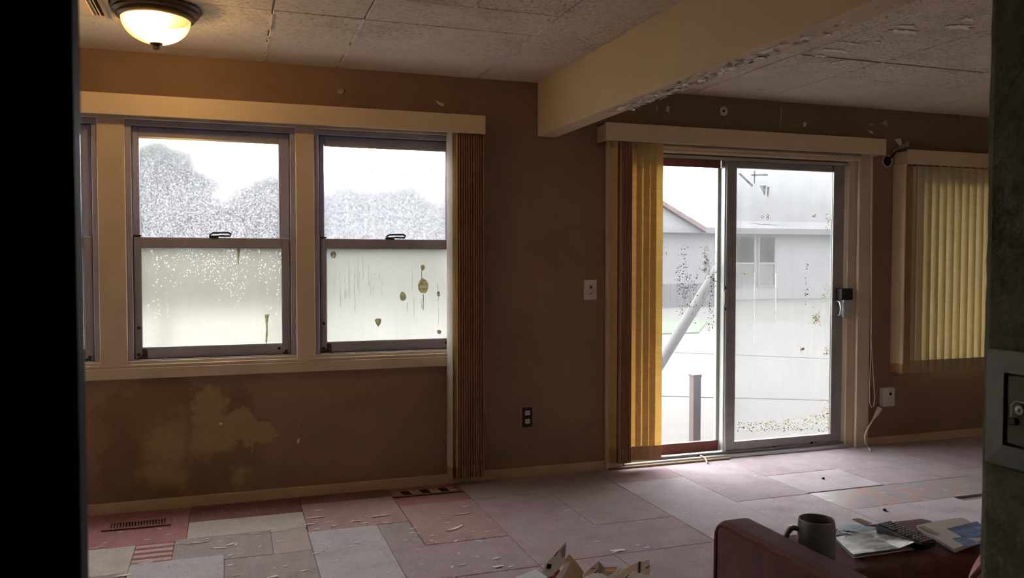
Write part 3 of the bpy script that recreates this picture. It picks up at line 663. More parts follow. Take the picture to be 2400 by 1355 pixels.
# latch and handle
h1 = on_y(1962, 676, .02); h2 = on_y(1988, 702, .02); bx('latch_body', h1.x, h2.x, -.03, .035, h2.z, h1.z, m_black, sp, .004)
h1 = on_y(1962, 702, .02); h2 = on_y(1985, 743, .02); hh = bx('handle', h1.x+.02, h2.x, -.025, .035, h2.z, h1.z, m_alu, sp, .008, 3)
B().tube([(h1.x+.005, .03, h1.z-.01), (h1.x, -.01, h1.z-.02), (h1.x+.002, -.02, (h1.z+h2.z)/2), (h1.x, -.01, h2.z+.02), (h1.x+.005, .03, h2.z+.01)], .007, 8).build('pull', m_alu, hh, smooth=True)
for y in (675, 724):
    q = on_y(1701, y, .02); bx('lock_screw', q.x-.006, q.x+.006, .018, .024, q.z-.012, q.z+.012, m_black, sp, .002)
q1 = on_y(1698, 683, .02); q2 = on_y(1705, 716, .02); bx('lock_plate', q1.x, q2.x, .018, .026, q2.z, q1.z, m_alu, sp, .002)
# worn marks on the bottom rail
for pts in ([(1805, 1052), (1812, 1046), (1835, 1047), (1830, 1051), (1815, 1050)], [(1896, 1040), (1904, 1034), (1907, 1042), (1900, 1046)], [(1910, 1035), (1914, 1034), (1912, 1038)]):
    B().prism([on_y(x, y, .0345) for x, y in pts], (0, -.001, 0)).build('paint_chip', m_black, sp)
# residue on the door panes
m_res = film('yellowed_residue', (.6, .57, .42)); m_mud = film('dark_mould_speck', (.17, .17, .14))
m_smear = film('pale_smear', (.85, .85, .85))
def specks(n, gx, Y, parent, m, s=(.8, 2.2), seed=0):
    r = random.Random(seed); b = B()
    for k in range(n):
        x, y = gx(r); a = r.uniform(*s)
        pts = [on_y(x+math.cos(2*PI*i/6)*a*r.uniform(.6, 1.1), y+math.sin(2*PI*i/6)*a*r.uniform(.6, 1.1), Y) for i in range(6)]
        b.prism(pts, (0, -.001, 0))
    return tag(b.build('residue_specks', m, parent), kind='stuff')
def low(r):
    x = r.uniform(1728, 1948); top = 990-22*((x-1728)/220)**1.5; y = r.uniform(top, 1012); return x, y
specks(260, low, .0475, pDR, m_mud, (.5, 1.5), 1); specks(150, low, .0474, pDR, m_res, (.8, 2.2), 2)
for (cx, cy, sx, sy, n) in ((1913, 745, 9, 16, 90), (1881, 819, 5, 4, 24), (1938, 822, 4, 8, 24), (1908, 506, 4, 4, 16), (1747, 641, 5, 3, 14), (1935, 970, 10, 22, 60), (1940, 520, 6, 20, 20), (1890, 660, 3, 40, 24), (1932, 690, 4, 30, 24)):
    specks(n, lambda r, a=(cx, cy, sx, sy): (r.gauss(a[0], a[2]*.6), r.gauss(a[1], a[3]*.6)), .0475, pDR, m_res if cy > 700 or cx > 1900 or cx < 1760 else m_mud, (.6, 1.9), cx)
# scratched marks near the top and the two round smears
for pts in ([(1730, 407), (1735, 406), (1765, 434), (1762, 438)], [(1760, 409), (1800, 408), (1800, 412), (1760, 412)], [(1767, 400), (1770, 400), (1769, 430), (1767, 430)], [(1780, 436), (1796, 434), (1792, 460), (1786, 446)], [(1798, 438), (1803, 438), (1801, 462), (1797, 460)], [(1752, 523), (1800, 526), (1850, 528), (1800, 528)]):
    B().prism([on_y(x, y, .0475) for x, y in pts], (0, -.001, 0)).build('smear', m_stain2, pDR)
for cx, cy in ((1787, 508), (1799, 506), (1799, 512)):
    c = on_y(cx, cy, .047); B().tube([(c.x+.008*math.cos(k/10*2*PI), .0465, c.z+.008*math.sin(k/10*2*PI)) for k in range(11)], .002, 5).build('smear', m_res, pDR)
for x in (1768, 1818): 
    B().prism([on_y(x-.8, 640, .0475), on_y(x+.8, 640, .0475), on_y(x+.5, 800 if x < 1800 else 752, .0475), on_y(x-.5, 800 if x < 1800 else 752, .0475)], (0, -.001, 0)).build('smear', m_smear, pDR)
# long mould runs on the left pane
for (cx, y0, y1, n) in ((1604, 565, 700, 60), (1590, 620, 690, 30), (1628, 640, 760, 36), (1667, 640, 775, 70), (1650, 580, 640, 30), (1612, 640, 720, 40), (1680, 570, 690, 30), (1597, 715, 740, 20)):
    specks(n, lambda r, a=(cx, y0, y1): (r.gauss(a[0], 4), r.uniform(a[1], a[2])), .0975, pDL, m_mud, (.5, 1.9), cx)
B().prism([on_y(x, y, .0975) for x, y in ((1648, 640), (1652, 575), (1659, 572), (1662, 600), (1664, 640), (1656, 648))], (0, -.001, 0)).build('stain', m_stain2, pDL)
# door casing
tag(bx('trim_4', 2.285, 2.40, -.03, 0, -.01, 2.12, m_trim, bevel=.003), 'cream casing left of the sliding door', None, kind='structure')
tag(bx('trim_5', 4.275, 4.385, -.03, 0, -.01, 2.12, m_trim, bevel=.003), 'cream casing right of the sliding door', None, kind='structure')
tag(B().box(2.40, 4.275, -.03, .0, 2.065, 2.12).box(2.40, 4.275, -.045, -.03, 2.085, 2.1).build('trim_6', m_trim, None, .002, 1), 'cream head casing over the sliding door', None, kind='structure')

# ------------------------------------------------------------------ wall fittings
def cyl(name, c, r, h, m, parent, seg=20):
    return B().lathe([(0, 0), (r, 0), (r, -h*.7), (r*.9, -h), (0, -h)], c, seg, 'y').build(name, m, parent, smooth=True)
sw = thing('light_switch', (2.181, 0, 1.16), 'off-white toggle light switch on the wall left of the door', 'switch')
bx('plate', 2.136, 2.226, -.007, 0, 1.098, 1.227, m_white_pl, sw, .003); cyl('dial', (2.181, -.007, 1.155), .02, .008, m_white_pl, sw)
bx('toggle', 2.178, 2.184, -.022, -.007, 1.17, 1.19, m_dark_pl, sw, .001); bx('indicator', 2.176, 2.186, -.018, -.012, 1.135, 1.142, m_rust, sw, .001)
ou = thing('wall_outlet', (1.751, 0, .37), 'black duplex wall outlet with tan plate between blind and door', 'outlet')
bx('plate', 1.705, 1.797, -.006, 0, .297, .443, mat('tan_plate', (.34, .2, .15), .6, .1, 20), ou, .002); bx('insert', 1.718, 1.784, -.010, -.006, .307, .433, m_dark_pl, ou, .002)
for z in (.398, .345):
    s_ = bx('socket', 1.736, 1.768, -.014, -.010, z-.014, z+.014, m_white_pl, ou, .002); bx('slot', 1.746, 1.749, -.0148, -.0138, z-.004, z+.007, m_slot, s_, 0); bx('slot', 1.757, 1.760, -.0148, -.0138, z-.004, z+.007, m_slot, s_, 0)
ob = thing('surface_outlet_box', (4.55, 0, .35), 'white surface outlet box with a plugged cord right of the door', 'outlet')
bx('box_body', 4.505, 4.612, -.045, 0, .282, .42, m_white_pl, ob, .006, 2); cyl('socket', (4.566, -.045, .376), .022, .003, m_white_pl, ob); cyl('socket_hole', (4.566, -.048, .376), .012, .0015, m_slot, ob); cyl('socket', (4.566, -.045, .322), .02, .003, m_white_pl, ob)
pc = thing('power_cord', (4.49, -.05, 0), 'white plug and cord hanging from the outlet box to the carpet', 'cord')
c = [on_y(2062, 956, -.05), on_y(2056, 968, -.05), on_y(2047, 982, -.05), on_y(2034, 1004, -.06), on_y(2027, 1022, -.06), on_y(2029, 1040, -.06), on_y(2036, 1050, -.06), on_z(2040, 1056, .006)]
B().tube(c[2:], .006, 8).build('cable', m_white_pl, pc, smooth=True); B().tube([c[0], c[1], c[2]], [.02, .017, .007], 8).build('plug', m_white_pl, pc, smooth=True)
cyl('tip', tuple(c[-1]+Vector((0, .004, .0))), .007, .012, m_peel2, pc, 8)
dk = thing('wall_disc', (3.152, 0, 2.354), 'small white round wall disc above the sliding door', 'wall fitting')
cyl('disc', (3.152, 0, 2.354), .034, .012, m_white_pl, dk, 24); cyl('hole', (3.152, -.0125, 2.354), .009, .002, m_slot, dk, 12)
ho = thing('cable_hole_ring', (4.545, 0, 2.076), 'white ring round a dark cable hole beside the right blind', 'wall fitting')
B().lathe([(.034, 0), (.05, 0), (.05, -.006), (.045, -.01), (.036, -.006), (.034, 0)], (4.545, 0, 2.076), 24, 'y').build('ring', m_peel2, ho, smooth=True); cyl('void', (4.545, -.0005, 2.076), .036, .003, m_slot, ho)
B().tube([(4.55, -.004, 2.09), (4.575, -.02, 2.11), (4.6, -.025, 2.15)], [.008, .01, .006], 7).build('wire', m_dark_pl, ho, smooth=True)
# wisps of peeled paint on the walls
r_ = random.Random(5)
def wisp(pts, m=m_peel, lift=.008):
    P = [on_y(x, y, 0) for x, y in pts]; c = sum(P, Vector())/len(P); b = B()
    P2 = [Vector((p.x, -.001-lift*r_.random(), p.z)) for p in P]
    b.prism(P2, (0, -.0012, 0)); return b.build('peeled_paint', m, wall_back)
for pts in ([(792, 210), (803, 208), (806, 216), (798, 222), (790, 218)], [(1020, 236), (1030, 240), (1042, 244), (1038, 250), (1028, 246)], [(1536, 250), (1541, 250), (1542, 263), (1538, 264)], [(1562, 248), (1568, 250), (1566, 264), (1561, 262)],
            [(1828, 250), (1832, 248), (1831, 272), (1829, 298), (1826, 284)], [(1883, 286), (1888, 288), (1887, 297), (1882, 297)], [(2033, 290), (2050, 292), (2044, 297), (2034, 295)], [(2060, 290), (2074, 282), (2080, 298), (2070, 292)], [(2031, 305), (2044, 308), (2046, 315), (2038, 311)],
            [(2094, 327), (2110, 324), (2114, 340), (2105, 342)], [(2106, 342), (2128, 330), (2130, 344), (2118, 346), (2098, 352)], [(697, 1030), (703, 1026), (701, 1038), (696, 1040)], [(515, 990), (521, 992), (519, 997), (514, 995)], [(698, 996), (701, 995), (700, 999)]):
    wisp(pts, m_peel if r_.random() < .4 else m_peel2)
B().tube([on_y(2092, 368, -.01), on_y(2096, 355, -.02), on_y(2106, 346, -.015)], [.006, .01, .004], 6).build('peeled_paint', m_peel2, wall_back)
for pts in ([(1252+1000, 247), (2247, 262), (2250, 278), (2256, 288)],):
    B().tube([on_y(x, y, -.03-.01*i) for i, (x, y) in enumerate(pts)], .004, 6).build('peeled_strip', m_peel2, ceiling)

# ------------------------------------------------------------------ wall hatch on the near right wall
m_hatch = mat('grey_green_hatch_metal', (.17, .19, .17), .5, .15, 12, .15, 60)
ht = thing('wall_hatch', (HX, -3.83, .98), 'grey-green metal hatch with a sloping frame on the mouldy wall', 'hatch')
y0, y1, z0, z1 = -3.99, -3.686, .985, 1.189; X = HX
w_ = .038; e = .016
fr = B()
o4 = [(X, y1, z0), (X, y0, z0), (X, y0, z1), (X, y1, z1)]
o4r = [(X-.012, y, z) for _, y, z in o4]
i4 = [(X-e, y1-w_, z0+w_), (X-e, y0+w_, z0+w_), (X-e, y0+w_, z1-w_), (X-e, y1-w_, z1-w_)]
i4b = [(X-.002, y, z) for _, y, z in i4]
for k in range(4):
    j = (k+1) % 4
    q = B().add([o4[k], o4[j], o4r[j], o4r[k], i4[j], i4[k], i4b[j], i4b[k]], [(0, 1, 2, 3), (3, 2, 4, 5), (5, 4, 6, 7), (0, 3, 5, 7), (1, 6, 4, 2)])
    q.build('frame_side', m_hatch, ht)
hd = bx('hatch_door', X-.012, X-.002, y0+w_+.003, y1-w_-.003, z0+w_+.003, z1-w_-.003, mat('dull_olive_metal', (.115, .115, .085), .55, .2, 15), ht, .004, 2)
bx('gasket', X-.004, X-.001, y0+w_-.001, y1-w_+.001, z0+w_-.001, z1-w_+.001, m_dark_pl, ht, 0)
kn = on_x(2389, 962, X-.014)
b = B(); prof = [(0, 0), (.008, 0), (.008, .001), (.0035, .002), (.0038, .005), (0, .0065)]
vs = []; sg = 16
for r0, h0 in prof:
    for k in range(sg): vs.append((kn.x-h0, kn.y+r0*math.cos(k/sg*2*PI), kn.z+r0*math.sin(k/sg*2*PI)))
b.add(vs, [(i*sg+k, i*sg+(k+1) % sg, (i+1)*sg+(k+1) % sg, (i+1)*sg+k) for i in range(len(prof)-1) for k in range(sg)])
b.build('lock_knob', m_alu, hd, smooth=True)
k1 = on_x(2366, 977, X-.014); k2 = on_x(2384, 998, X-.014); bx('latch', X-.018, X-.012, k2.y, k1.y, k2.z, k1.z, m_black, hd, .002)
B().tube([(X-.018, k1.y-.008, k1.z), (X-.02, k1.y-.008, k1.z+.022), (X-.02, k1.y-.016, k1.z+.03), (X-.02, k1.y-.045, k1.z+.03)], .0013, 6).build('wire_loop', m_alu, hd)

# ------------------------------------------------------------------ ceiling lamp
LX, LY = -.29, -.885
lamp = thing('ceiling_lamp', (LX, LY, HC), 'lit flush ceiling lamp with bronze rim and frosted glass bowl', 'ceiling lamp')
def sc_(p, a=1.06, c=.92): return [(r0*a, HC-(HC-h0)*c) for r0, h0 in p]
B().lathe(sc_([(.0, HC), (.10, HC), (.172, HC-.002), (.178, HC-.012), (.172, HC-.02), (.165, HC-.024), (.166, HC-.034), (.158, HC-.04), (.15, HC-.044), (.151, HC-.054), (.142, HC-.062), (.134, HC-.064), (.130, HC-.055), (.0, HC-.05)]), (LX, LY, 0), 48).build('canopy', m_bronze, lamp, smooth=True)
tb = Nt('lit_frosted_glass'); xx, yy, zz = tb.xyz()
ang = tb.m2('ARCTAN2', tb.m2('SUBTRACT', yy, LY), tb.m2('SUBTRACT', xx, LX))
sw_ = tb.m2('MULTIPLY', tb.m2('ADD', tb.m2('SINE', tb.m2('MULTIPLY', ang, 2)), 1), .5)
hot = tb.m2('MULTIPLY', tb.m2('POWER', tb.m2('ABSOLUTE', tb.m2('COSINE', tb.m2('ADD', ang, 1.9))), 3), tb.mr(zz, HC-.17, HC-.05, .75, 1))
em = tb.n('ShaderNodeEmission', {'Color': tb.mix(hot, (1, .52, .12), (1, .74, .36)), 'Strength': tb.m2('ADD', .75, tb.m2('MULTIPLY', hot, 7))}).outputs[0]
m_bulb = tb.end(tb.n('ShaderNodeAddShader', [em, tb.n('ShaderNodeBsdfTransparent', [(.8, .72, .55)]).outputs[0]]).outputs[0])
prof = [(.133*math.sin(a), HC-.06-.115*math.cos(a)) for a in [PI/2*(1-i/14) for i in range(15)]]
B().lathe(sc_(prof), (LX, LY, 0), 48).build('glass_bowl', m_bulb, lamp, smooth=True)
B().lathe(sc_([(0, HC-.166), (.024, HC-.169), (.026, HC-.175), (.016, HC-.182), (.011, HC-.186), (.014, HC-.19), (.013, HC-.2), (.0, HC-.205)]), (LX, LY, 0), 20).build('finial', m_bronze, lamp, smooth=True)
ld = bpy.data.lights.new('lamp_bulb', 'POINT'); ld.energy = 9; ld.color = (1, .66, .34); ld.shadow_soft_size = .03
lo_ = bpy.data.objects.new('lamp_bulb', ld); COL.objects.link(lo_); lo_.parent = lamp; lo_.location = (0, 0, -.105)

# ceiling vent next to the lamp
vt = thing('ceiling_vent', (-.56, -.85, HC), 'white ceiling vent with dark slots beside the lamp', 'vent')
m_vent = mat('white_vent_paint', (.55, .46, .34), .5, .06, 8)
bx('frame', -.80, -.47, -1.25, -.66, HC-.008, HC, m_vent, vt, .003)
bx('frame_lip', -.485, -.468, -1.25, -.66, HC-.02, HC-.008, m_vent, vt, .002)
bx('center_panel', -.76, -.555, -1.2, -.715, HC-.018, HC-.008, m_vent, vt, .003)
bx('slot', -.548, -.515, -1.2, -.70, HC-.0095, HC-.0078, m_slot, vt, 0)
for k in range(2): bx('louver', -.542+k*.012, -.540+k*.012, -1.2, -.70, HC-.018, HC-.009, m_vent, vt, 0)

# ------------------------------------------------------------------ floor registers
m_reg = mat('brick_red_register_metal', (.26, .10, .085), .5, .15, 12)
def register(name, x0, x1, y0, y1, n, label, broken=False):
    o = thing(name, ((x0+x1)/2, (y0+y1)/2, 0), label, 'floor vent', 'floor vents along the window wall'); f = .018 if not broken else .012
    B().box(x0, x0+f*1.6, y0, y1, .002, .008).box(x1-f*1.6, x1, y0, y1, .002, .008).box(x0+f*1.6, x1-f*1.6, y0, y0+f, .002, .008).box(x0+f*1.6, x1-f*1.6, y1-f, y1, .002, .008).build('frame', m_reg, o, .001, 1)
    bx('duct_void', x0+f, x1-f, y0+f*.7, y1-f*.7, .0015, .0032, m_slot, o, 0)
    xs = [x0+f*1.6+(x1-x0-3.2*f)*(k+.5)/n for k in range(n)]
    for k, x in enumerate(xs):
        if broken and (k % 9 in (4, 5, 6, 7)): continue
        sk = .012 if broken else .006
        B().prism([(x-.0028, y0+f, .0075), (x+.0028, y0+f, .0075), (x+.0028-sk, y1-f, .0075), (x-.0028-sk, y1-f, .0075)], (0, 0, -.004)).build('louver', m_reg if not broken else m_peel2, o)
    return o
register('floor_register', -.615, -.295, -.325, -.205, 19, 'red metal floor vent in the red carpet below the left windows')
register('floor_register', .865, 1.275, -.215, -.105, 30, 'broken-slatted floor vent beside the foot of the tan blind', True)

# ------------------------------------------------------------------ paint flakes on the carpet
FL = []
def flake_mesh(seed, L, w):
    r = random.Random(seed); n = 7; b = B()
    bend = r.uniform(-.4, .4); curl = r.uniform(.1, .35)
    W = [w*(.25+.75*math.sin(PI*(k+.4)/(n+.8)))*r.uniform(.65, 1.1) for k in range(n+1)]
    def fn(u, v):
        k = u*n; i = min(int(k), n-1); ww = W[i]+(W[i+1]-W[i])*(k-i)
        s = (v-.5)*ww; x = (u-.5)*L
        return (x, s+bend*x*x/L*1.2, .003+curl*w*(2*v-1)**2*.6+abs(math.sin(u*5+seed))*w*.12)
    b.sheet(fn, n, 3, (0, 0, .0012)); return b
m_flake = mat('off_white_flake', (.93, .91, .88), .6, .08, 40)
variants = [flake_mesh(k, .1, .022 if k < 4 else .045) for k in range(9)]
vmesh = []
for k, b in enumerate(variants):
    me = bpy.data.meshes.new('paint_flake'); me.from_pydata([tuple(v) for v in b.v], [], b.f); me.materials.append(m_flake if k % 3 else m_peel); vmesh.append(me)
nf = [0]
def flake(px, py, L, ang, k, z=.002):
    c = on_z(px, py, .0); o = link('paint_flake', vmesh[k], None, (c.x, c.y, z)); s = L/.1
    s *= .62; o.scale = (s, s*.8, s*.28); o.rotation_euler = (0, 0, ang); nf[0] += 1
    size = 'long' if L > .11 else 'small' if L < .055 else 'medium'
    shape = 'curled narrow' if k < 4 else 'broad'
    where = ('on the carpet beside the red floor vent' if px < 310 and py < 1300 else 'on the red carpet right of the floor vent' if px < 430 and py < 1262 else 'in the carpet corner by the dark door' if px < 430 else
             'along the near edge of the cream carpet tile' if px < 715 and py < 1272 else 'on the taupe carpet below the cream tile' if px < 715 and py < 1300 else 'at the bottom edge left of the lavender tile' if px < 715 else
             'on the reddish tile just right of the cream tile' if px < 800 and py < 1238 else 'on the reddish tile below the window sill' if px < 935 and py < 1235 else 'on the lavender carpet tile' if px < 930 else
             'on the reddish tile before the broken vent' if px < 1160 and py < 1236 else 'on the reddish carpet beyond the lavender tile' if px < 1160 and py < 1290 else 'on the mauve carpet left of the torn cardboard' if px < 1240 else
             'on the mauve carpet behind the torn cardboard' if px < 1560 else 'on the grey-pink carpet before the sliding door')
    lab = '%s %s pale paint flake %s' % (size, shape, where)
    tag(o, lab, 'paint flake', lab)
big = [(1083, 1206, .16, .1, 0), (1045, 1205, .09, -.2, 1), (1068, 1240, .2, .55, 2), (1048, 1226, .05, 0, 5), (1027, 1218, .04, .4, 6), (1088, 1188, .05, .2, 4), (1094, 1186, .035, .6, 7), (890, 1210, .17, .1, 3), (840, 1222, .12, -.3, 0), (826, 1223, .08, .6, 1), (854, 1227, .06, .3, 4),
       (745, 1198, .1, .15, 2), (740, 1214, .16, .05, 1), (726, 1230, .08, 0, 5), (783, 1234, .07, .2, 6), (770, 1224, .1, .1, 3), (742, 1241, .06, .3, 7), (967, 1240, .09, .4, 2), (965, 1250, .05, 0, 5), (980, 1251, .05, -.3, 6), (950, 1267, .05, .2, 7), (1012, 1256, .05, 0, 4), (1024, 1257, .03, 1.5, 8), (1012, 1268, .04, 0, 5), (1022, 1272, .03, 0, 6), (1141, 1247, .05, .3, 7), (1156, 1245, .05, -.1, 3),
       (540, 1277, .1, .5, 4), (553, 1278, .07, 1.2, 5), (515, 1286, .14, -.2, 2), (482, 1265, .1, .3, 3), (470, 1273, .15, .1, 0), (450, 1274, .12, .2, 1), (420, 1275, .08, 0, 2), (598, 1252, .1, -.1, 3), (645, 1246, .1, .3, 1), (668, 1243, .09, .2, 0), (655, 1269, .08, .3, 2), (610, 1281, .05, 1.0, 7), (540, 1326, .06, .2, 5), (555, 1349, .08, 0, 3), (640, 1353, .08, .3, 4), (670, 1328, .05, 0, 6), (460, 1320, .07, .2, 2),
       (225, 1285, .09, .4, 0), (212, 1293, .06, .2, 1), (375, 1241, .04, 0, 5), (395, 1254, .06, .5, 2), (400, 1252, .05, 1, 3), (282, 1248, .05, 0, 6), (245, 1273, .04, .5, 7), (345, 1266, .05, 0, 8), (290, 1350, .1, .1, 4), (250, 1349, .05, 0, 5), (340, 1321, .1, .1, 2),
       (838, 1273, .06, .2, 5), (802, 1284, .05, .3, 6), (823, 1281, .05, .1, 7), (740, 1298, .06, 0, 8), (789, 1315, .05, .2, 4), (882, 1268, .09, .2, 1), (905, 1226, .06, 0, 8), (980, 1289, .06, .2, 3), (1060, 1330, .05, 1.2, 5), (1083, 1325, .06, .2, 6), (1168, 1329, .09, .1, 5), (1198, 1329, .06, .4, 7), (1163, 1310, .07, .2, 8),
       (1448, 1292, .12, -.1, 5), (1440, 1296, .06, .2, 2), (1516, 1284, .05, .1, 7), (1398, 1270, .035, 0, 8), (1605, 1203, .06, -.1, 0), (1590, 1187, .05, -.1, 1), (1686, 1205, .06, .1, 0), (1330, 1197, .05, 0, 2), (1770, 1116, .05, -.1, 6), (1392, 1233, .03, 0, 4), (1495, 1279, .03, .2, 5)]
for a in big: flake(*a)
r = random.Random(21)
for k in range(44):
    px = r.uniform(430, 1130); py = r.uniform(1205, 1340)
    if py < 1238-(px-300)*.07: continue
    flake(px, py, r.uniform(.02, .06), r.uniform(-1, 1), r.randrange(9))
# crumbs nobody could count
b = B(); r = random.Random(33)
for k in range(1500):
    if k < 1100: c = on_z(r.uniform(215, 1180), r.uniform(1195, 1354), .001)
    else: c = on_z(r.uniform(1180, 2240), r.uniform(1120, 1350), .001)
    if c.y > -.05: continue
    s = r.uniform(.001, .0035)*(1 if k < 1100 else .6); a = r.uniform(0, 6)
    b.prism([(c.x+math.cos(a+i*2.1)*s*r.uniform(.6, 1.4), c.y+math.sin(a+i*2.1)*s, .0012) for i in range(3)], (0, 0, .0012))
tag(b.build('paint_crumbs', m_flake), 'fine crumbs of fallen paint scattered over the carpet', 'crumbs', kind='stuff')
# frayed strip of weatherstrip lying at the door threshold
sf = thing('frayed_strip', tuple(on_z(1650, 1082, 0)), 'frayed reddish strip curling up at the door threshold', 'debris')
for k, pts in enumerate(([(1628, 1076), (1642, 1075), (1650, 1079), (1661, 1087)], [(1640, 1075), (1652, 1080), (1658, 1087)], [(1646, 1074), (1652, 1071), (1660, 1074)], [(1622, 1077), (1636, 1079), (1650, 1077)])):
    P = [on_z(x, y, .006) for x, y in pts]
    for i, p in enumerate(P): p.z += .012*math.sin(i*1.4+k)+.012
    B().tube(P, [.004, .006, .005, .002][:len(P)], 6).build('strand', (m_rust, m_peel2, m_maroon, m_base)[k], sf)
for cx, cy in ((1929, 1123), (2073, 1197)):
    c = on_z(cx, cy, 0); q = B(); q.lathe([(0, .012), (.008, .009), (.011, .004), (.009, 0), (0, -.0)], (c.x, c.y, .001), 9)
    tag(q.build('dark_pellet', m_black), 'small black crumb on the carpet %s' % ('before the door latch side' if cx < 2000 else 'behind the sofa seat'), 'crumb')

# ------------------------------------------------------------------ sofa
def sofa_mat(name, col, fold=0):
    t = Nt(name); P = t.pos()
    c = t.mix(t.mr(t.noise(14, 4, .6), .3, .7), tuple(v*.8 for v in col), tuple(v*1.2 for v in col))
    c = t.mix(t.m2('MULTIPLY', t.mr(t.noise(260, 2, .6), .5, .7), .35), c, tuple(min(1, v*2) for v in col))
    h = t.noise(300, 2, .7)
    if fold: h = t.m2('ADD', t.m2('MULTIPLY', t.noise(16, 2, .5, t.mp(P, (1, 1, .18))), fold), t.m2('MULTIPLY', h, .12))
    nr = t.bump(h, .5, .02 if fold else .006)
    return t.end(t.prin(c, .95, 0, nr, .1, **{'Sheen Weight': .08, 'Sheen Roughness': .5}))
m_sofa = sofa_mat('burgundy_chenille', (.125, .055, .057)); m_sofa_f = sofa_mat('burgundy_chenille_gathered', (.095, .043, .043), .45)
m_pipe = sofa_mat('burgundy_piping', (.13, .045, .046)); m_pillow = sofa_mat('dusty_rose_fabric', (.42, .22, .21), .6)
sofa = thing('sofa', (1.8, -3.1, 0), 'burgundy upholstered sofa with piped arm in the lower right corner', 'sofa')
# arm
AX0, AX1, AY0, AY1, AZ = 1.312, 1.432, -3.50, -2.775, .605
B().box(AX0, AX1, AY0, AY1, .06, AZ).build('arm', m_sofa_f, sofa, .03, 5, True)
arm = [c for c in sofa.children if c.name.startswith('arm')][0]
pth = [(AX0+.004, AY1-.008, .07), (AX0+.004, AY1-.008, .3), (AX0+.004, AY1-.01, AZ-.06)]
for k in range(7):
    a = PI/2*k/6; pth.append((AX0+.004+.004*math.sin(a), AY1-.012-.035+.035*math.cos(a), AZ-.042+.034*math.sin(a)))
pth += [(AX0+.010, -3.0, AZ-.007), (AX0+.010, -3.25, AZ-.007), (AX0+.010, AY0+.02, AZ-.007)]
B().tube(pth, .0075, 8).build('piping', m_pipe, arm, smooth=True)
# seat
def rbox(x0, x1, y0, y1, z0, z1, crown, rc=.08, n=26):
    b = B(); 
    def ed(t_, lo, hi, rr):
        d = min(t_-lo, hi-t_)
        return 1 if d >= rr else math.sqrt(max(0, 1-((rr-d)/rr)**2))
    def fn(u, v):
        x = x0+(x1-x0)*u; y = y0+(y1-y0)*v
        # rounded plan corners on the far right
        e = ed(x, x0, x1, .05)*ed(y, y0, y1, .05)
        return (x, y, z0+(z1-z0)*(.55+.45*e)+crown*math.sin(PI*u)*math.sin(PI*v))
    b.sheet(fn, n, n, (0, 0, 1e-4))
    vs = [v.copy() for v in b.v[:(n+1)**2]]; W = n+1
    bt = [Vector((v.x, v.y, z0)) for v in vs]
    q = B(); fs = []; K = W*W
    for i in range(n):
        for j in range(n):
            a = i*W+j; fs += [(a, a+W, a+W+1, a+1), (K+a, K+a+1, K+a+W+1, K+a+W)]
    for i in range(n):
        a = i*W; fs.append((a, K+a, K+a+W, a+W)); a = i*W+n; fs.append((a, a+W, K+a+W, K+a))
        a = i; fs.append((a, a+1, K+a+1, K+a)); a = n*W+i; fs.append((a, K+a, K+a+1, a+1))
    q.add(vs+bt, fs); return q
SZ = .515
bx('base', AX1, 2.13, -3.42, -2.80, .08, .36, m_sofa, sofa, .015, 2)
seat = rbox(AX1+.004, 2.16, -3.085, -2.705, .37, SZ, .008).build('seat_cushion', m_sofa, sofa, smooth=True)
B().tube([(AX1+.02, -3.082, SZ-.052), (1.6, -3.088, SZ-.05), (1.9, -3.088, SZ-.05), (2.14, -3.082, SZ-.052)], .008, 8).build('piping', m_pipe, seat, smooth=True)
B().tube([(1.83, -2.80, SZ+.004), (1.835, -2.9, SZ+.007), (1.84, -3.0, SZ+.006)], .004, 6).build('seam', m_pipe, seat, smooth=True)
bx('back', AX1+.004, 2.13, -3.56, -3.40, .08, .545, m_sofa, sofa, .03, 4)
for x in (1.36, 2.08):
    for y in (-2.86, -3.46):
        B().lathe([(0, 0), (.018, 0), (.024, .075), (0, .075)], (x, y, -.001), 12).build('leg', m_black, sofa)
# slumped pillow
pcn = Vector((2.02, -3.20, .50)); bpl = B(); n = 18
Rm_ = Matrix.Rotation(math.radians(-34), 3, 'Y') @ Matrix.Rotation(math.radians(12), 3, 'X')
def pil(sgn):
    def fn(u, v):
        a, c = 2*u-1, 2*v-1
        th = .075*max(0, (1-abs(a)**3))**.6*max(0, (1-abs(c)**3))**.6
        return pcn + Rm_ @ Vector((a*.21*(1-.08*c*c), sgn*th, c*.19*(1-.08*a*a)))
    return fn
for sgn in (1, -1):
    f = pil(sgn); vs = [f(i/n, j/n) for i in range(n+1) for j in range(n+1)]
    bpl.add(vs, [(i*(n+1)+j, (i+1)*(n+1)+j, (i+1)*(n+1)+j+1, i*(n+1)+j+1) for i in range(n) for j in range(n)])
pillow = thing('throw_pillow', (pcn.x, pcn.y, .36), 'dusty rose throw pillow slumped on the sofa by the mouldy wall', 'pillow')
bpl.build('cover', m_pillow, pillow, smooth=True)
f = pil(0); rim = [f(i/20, 0) for i in range(21)]+[f(1, i/20) for i in range(1, 21)]+[f(1-i/20, 1) for i in range(1, 21)]+[f(0, 1-i/20) for i in range(1, 21)]
B().tube(rim, .007, 6).build('piping', m_sofa, pillow, smooth=True)

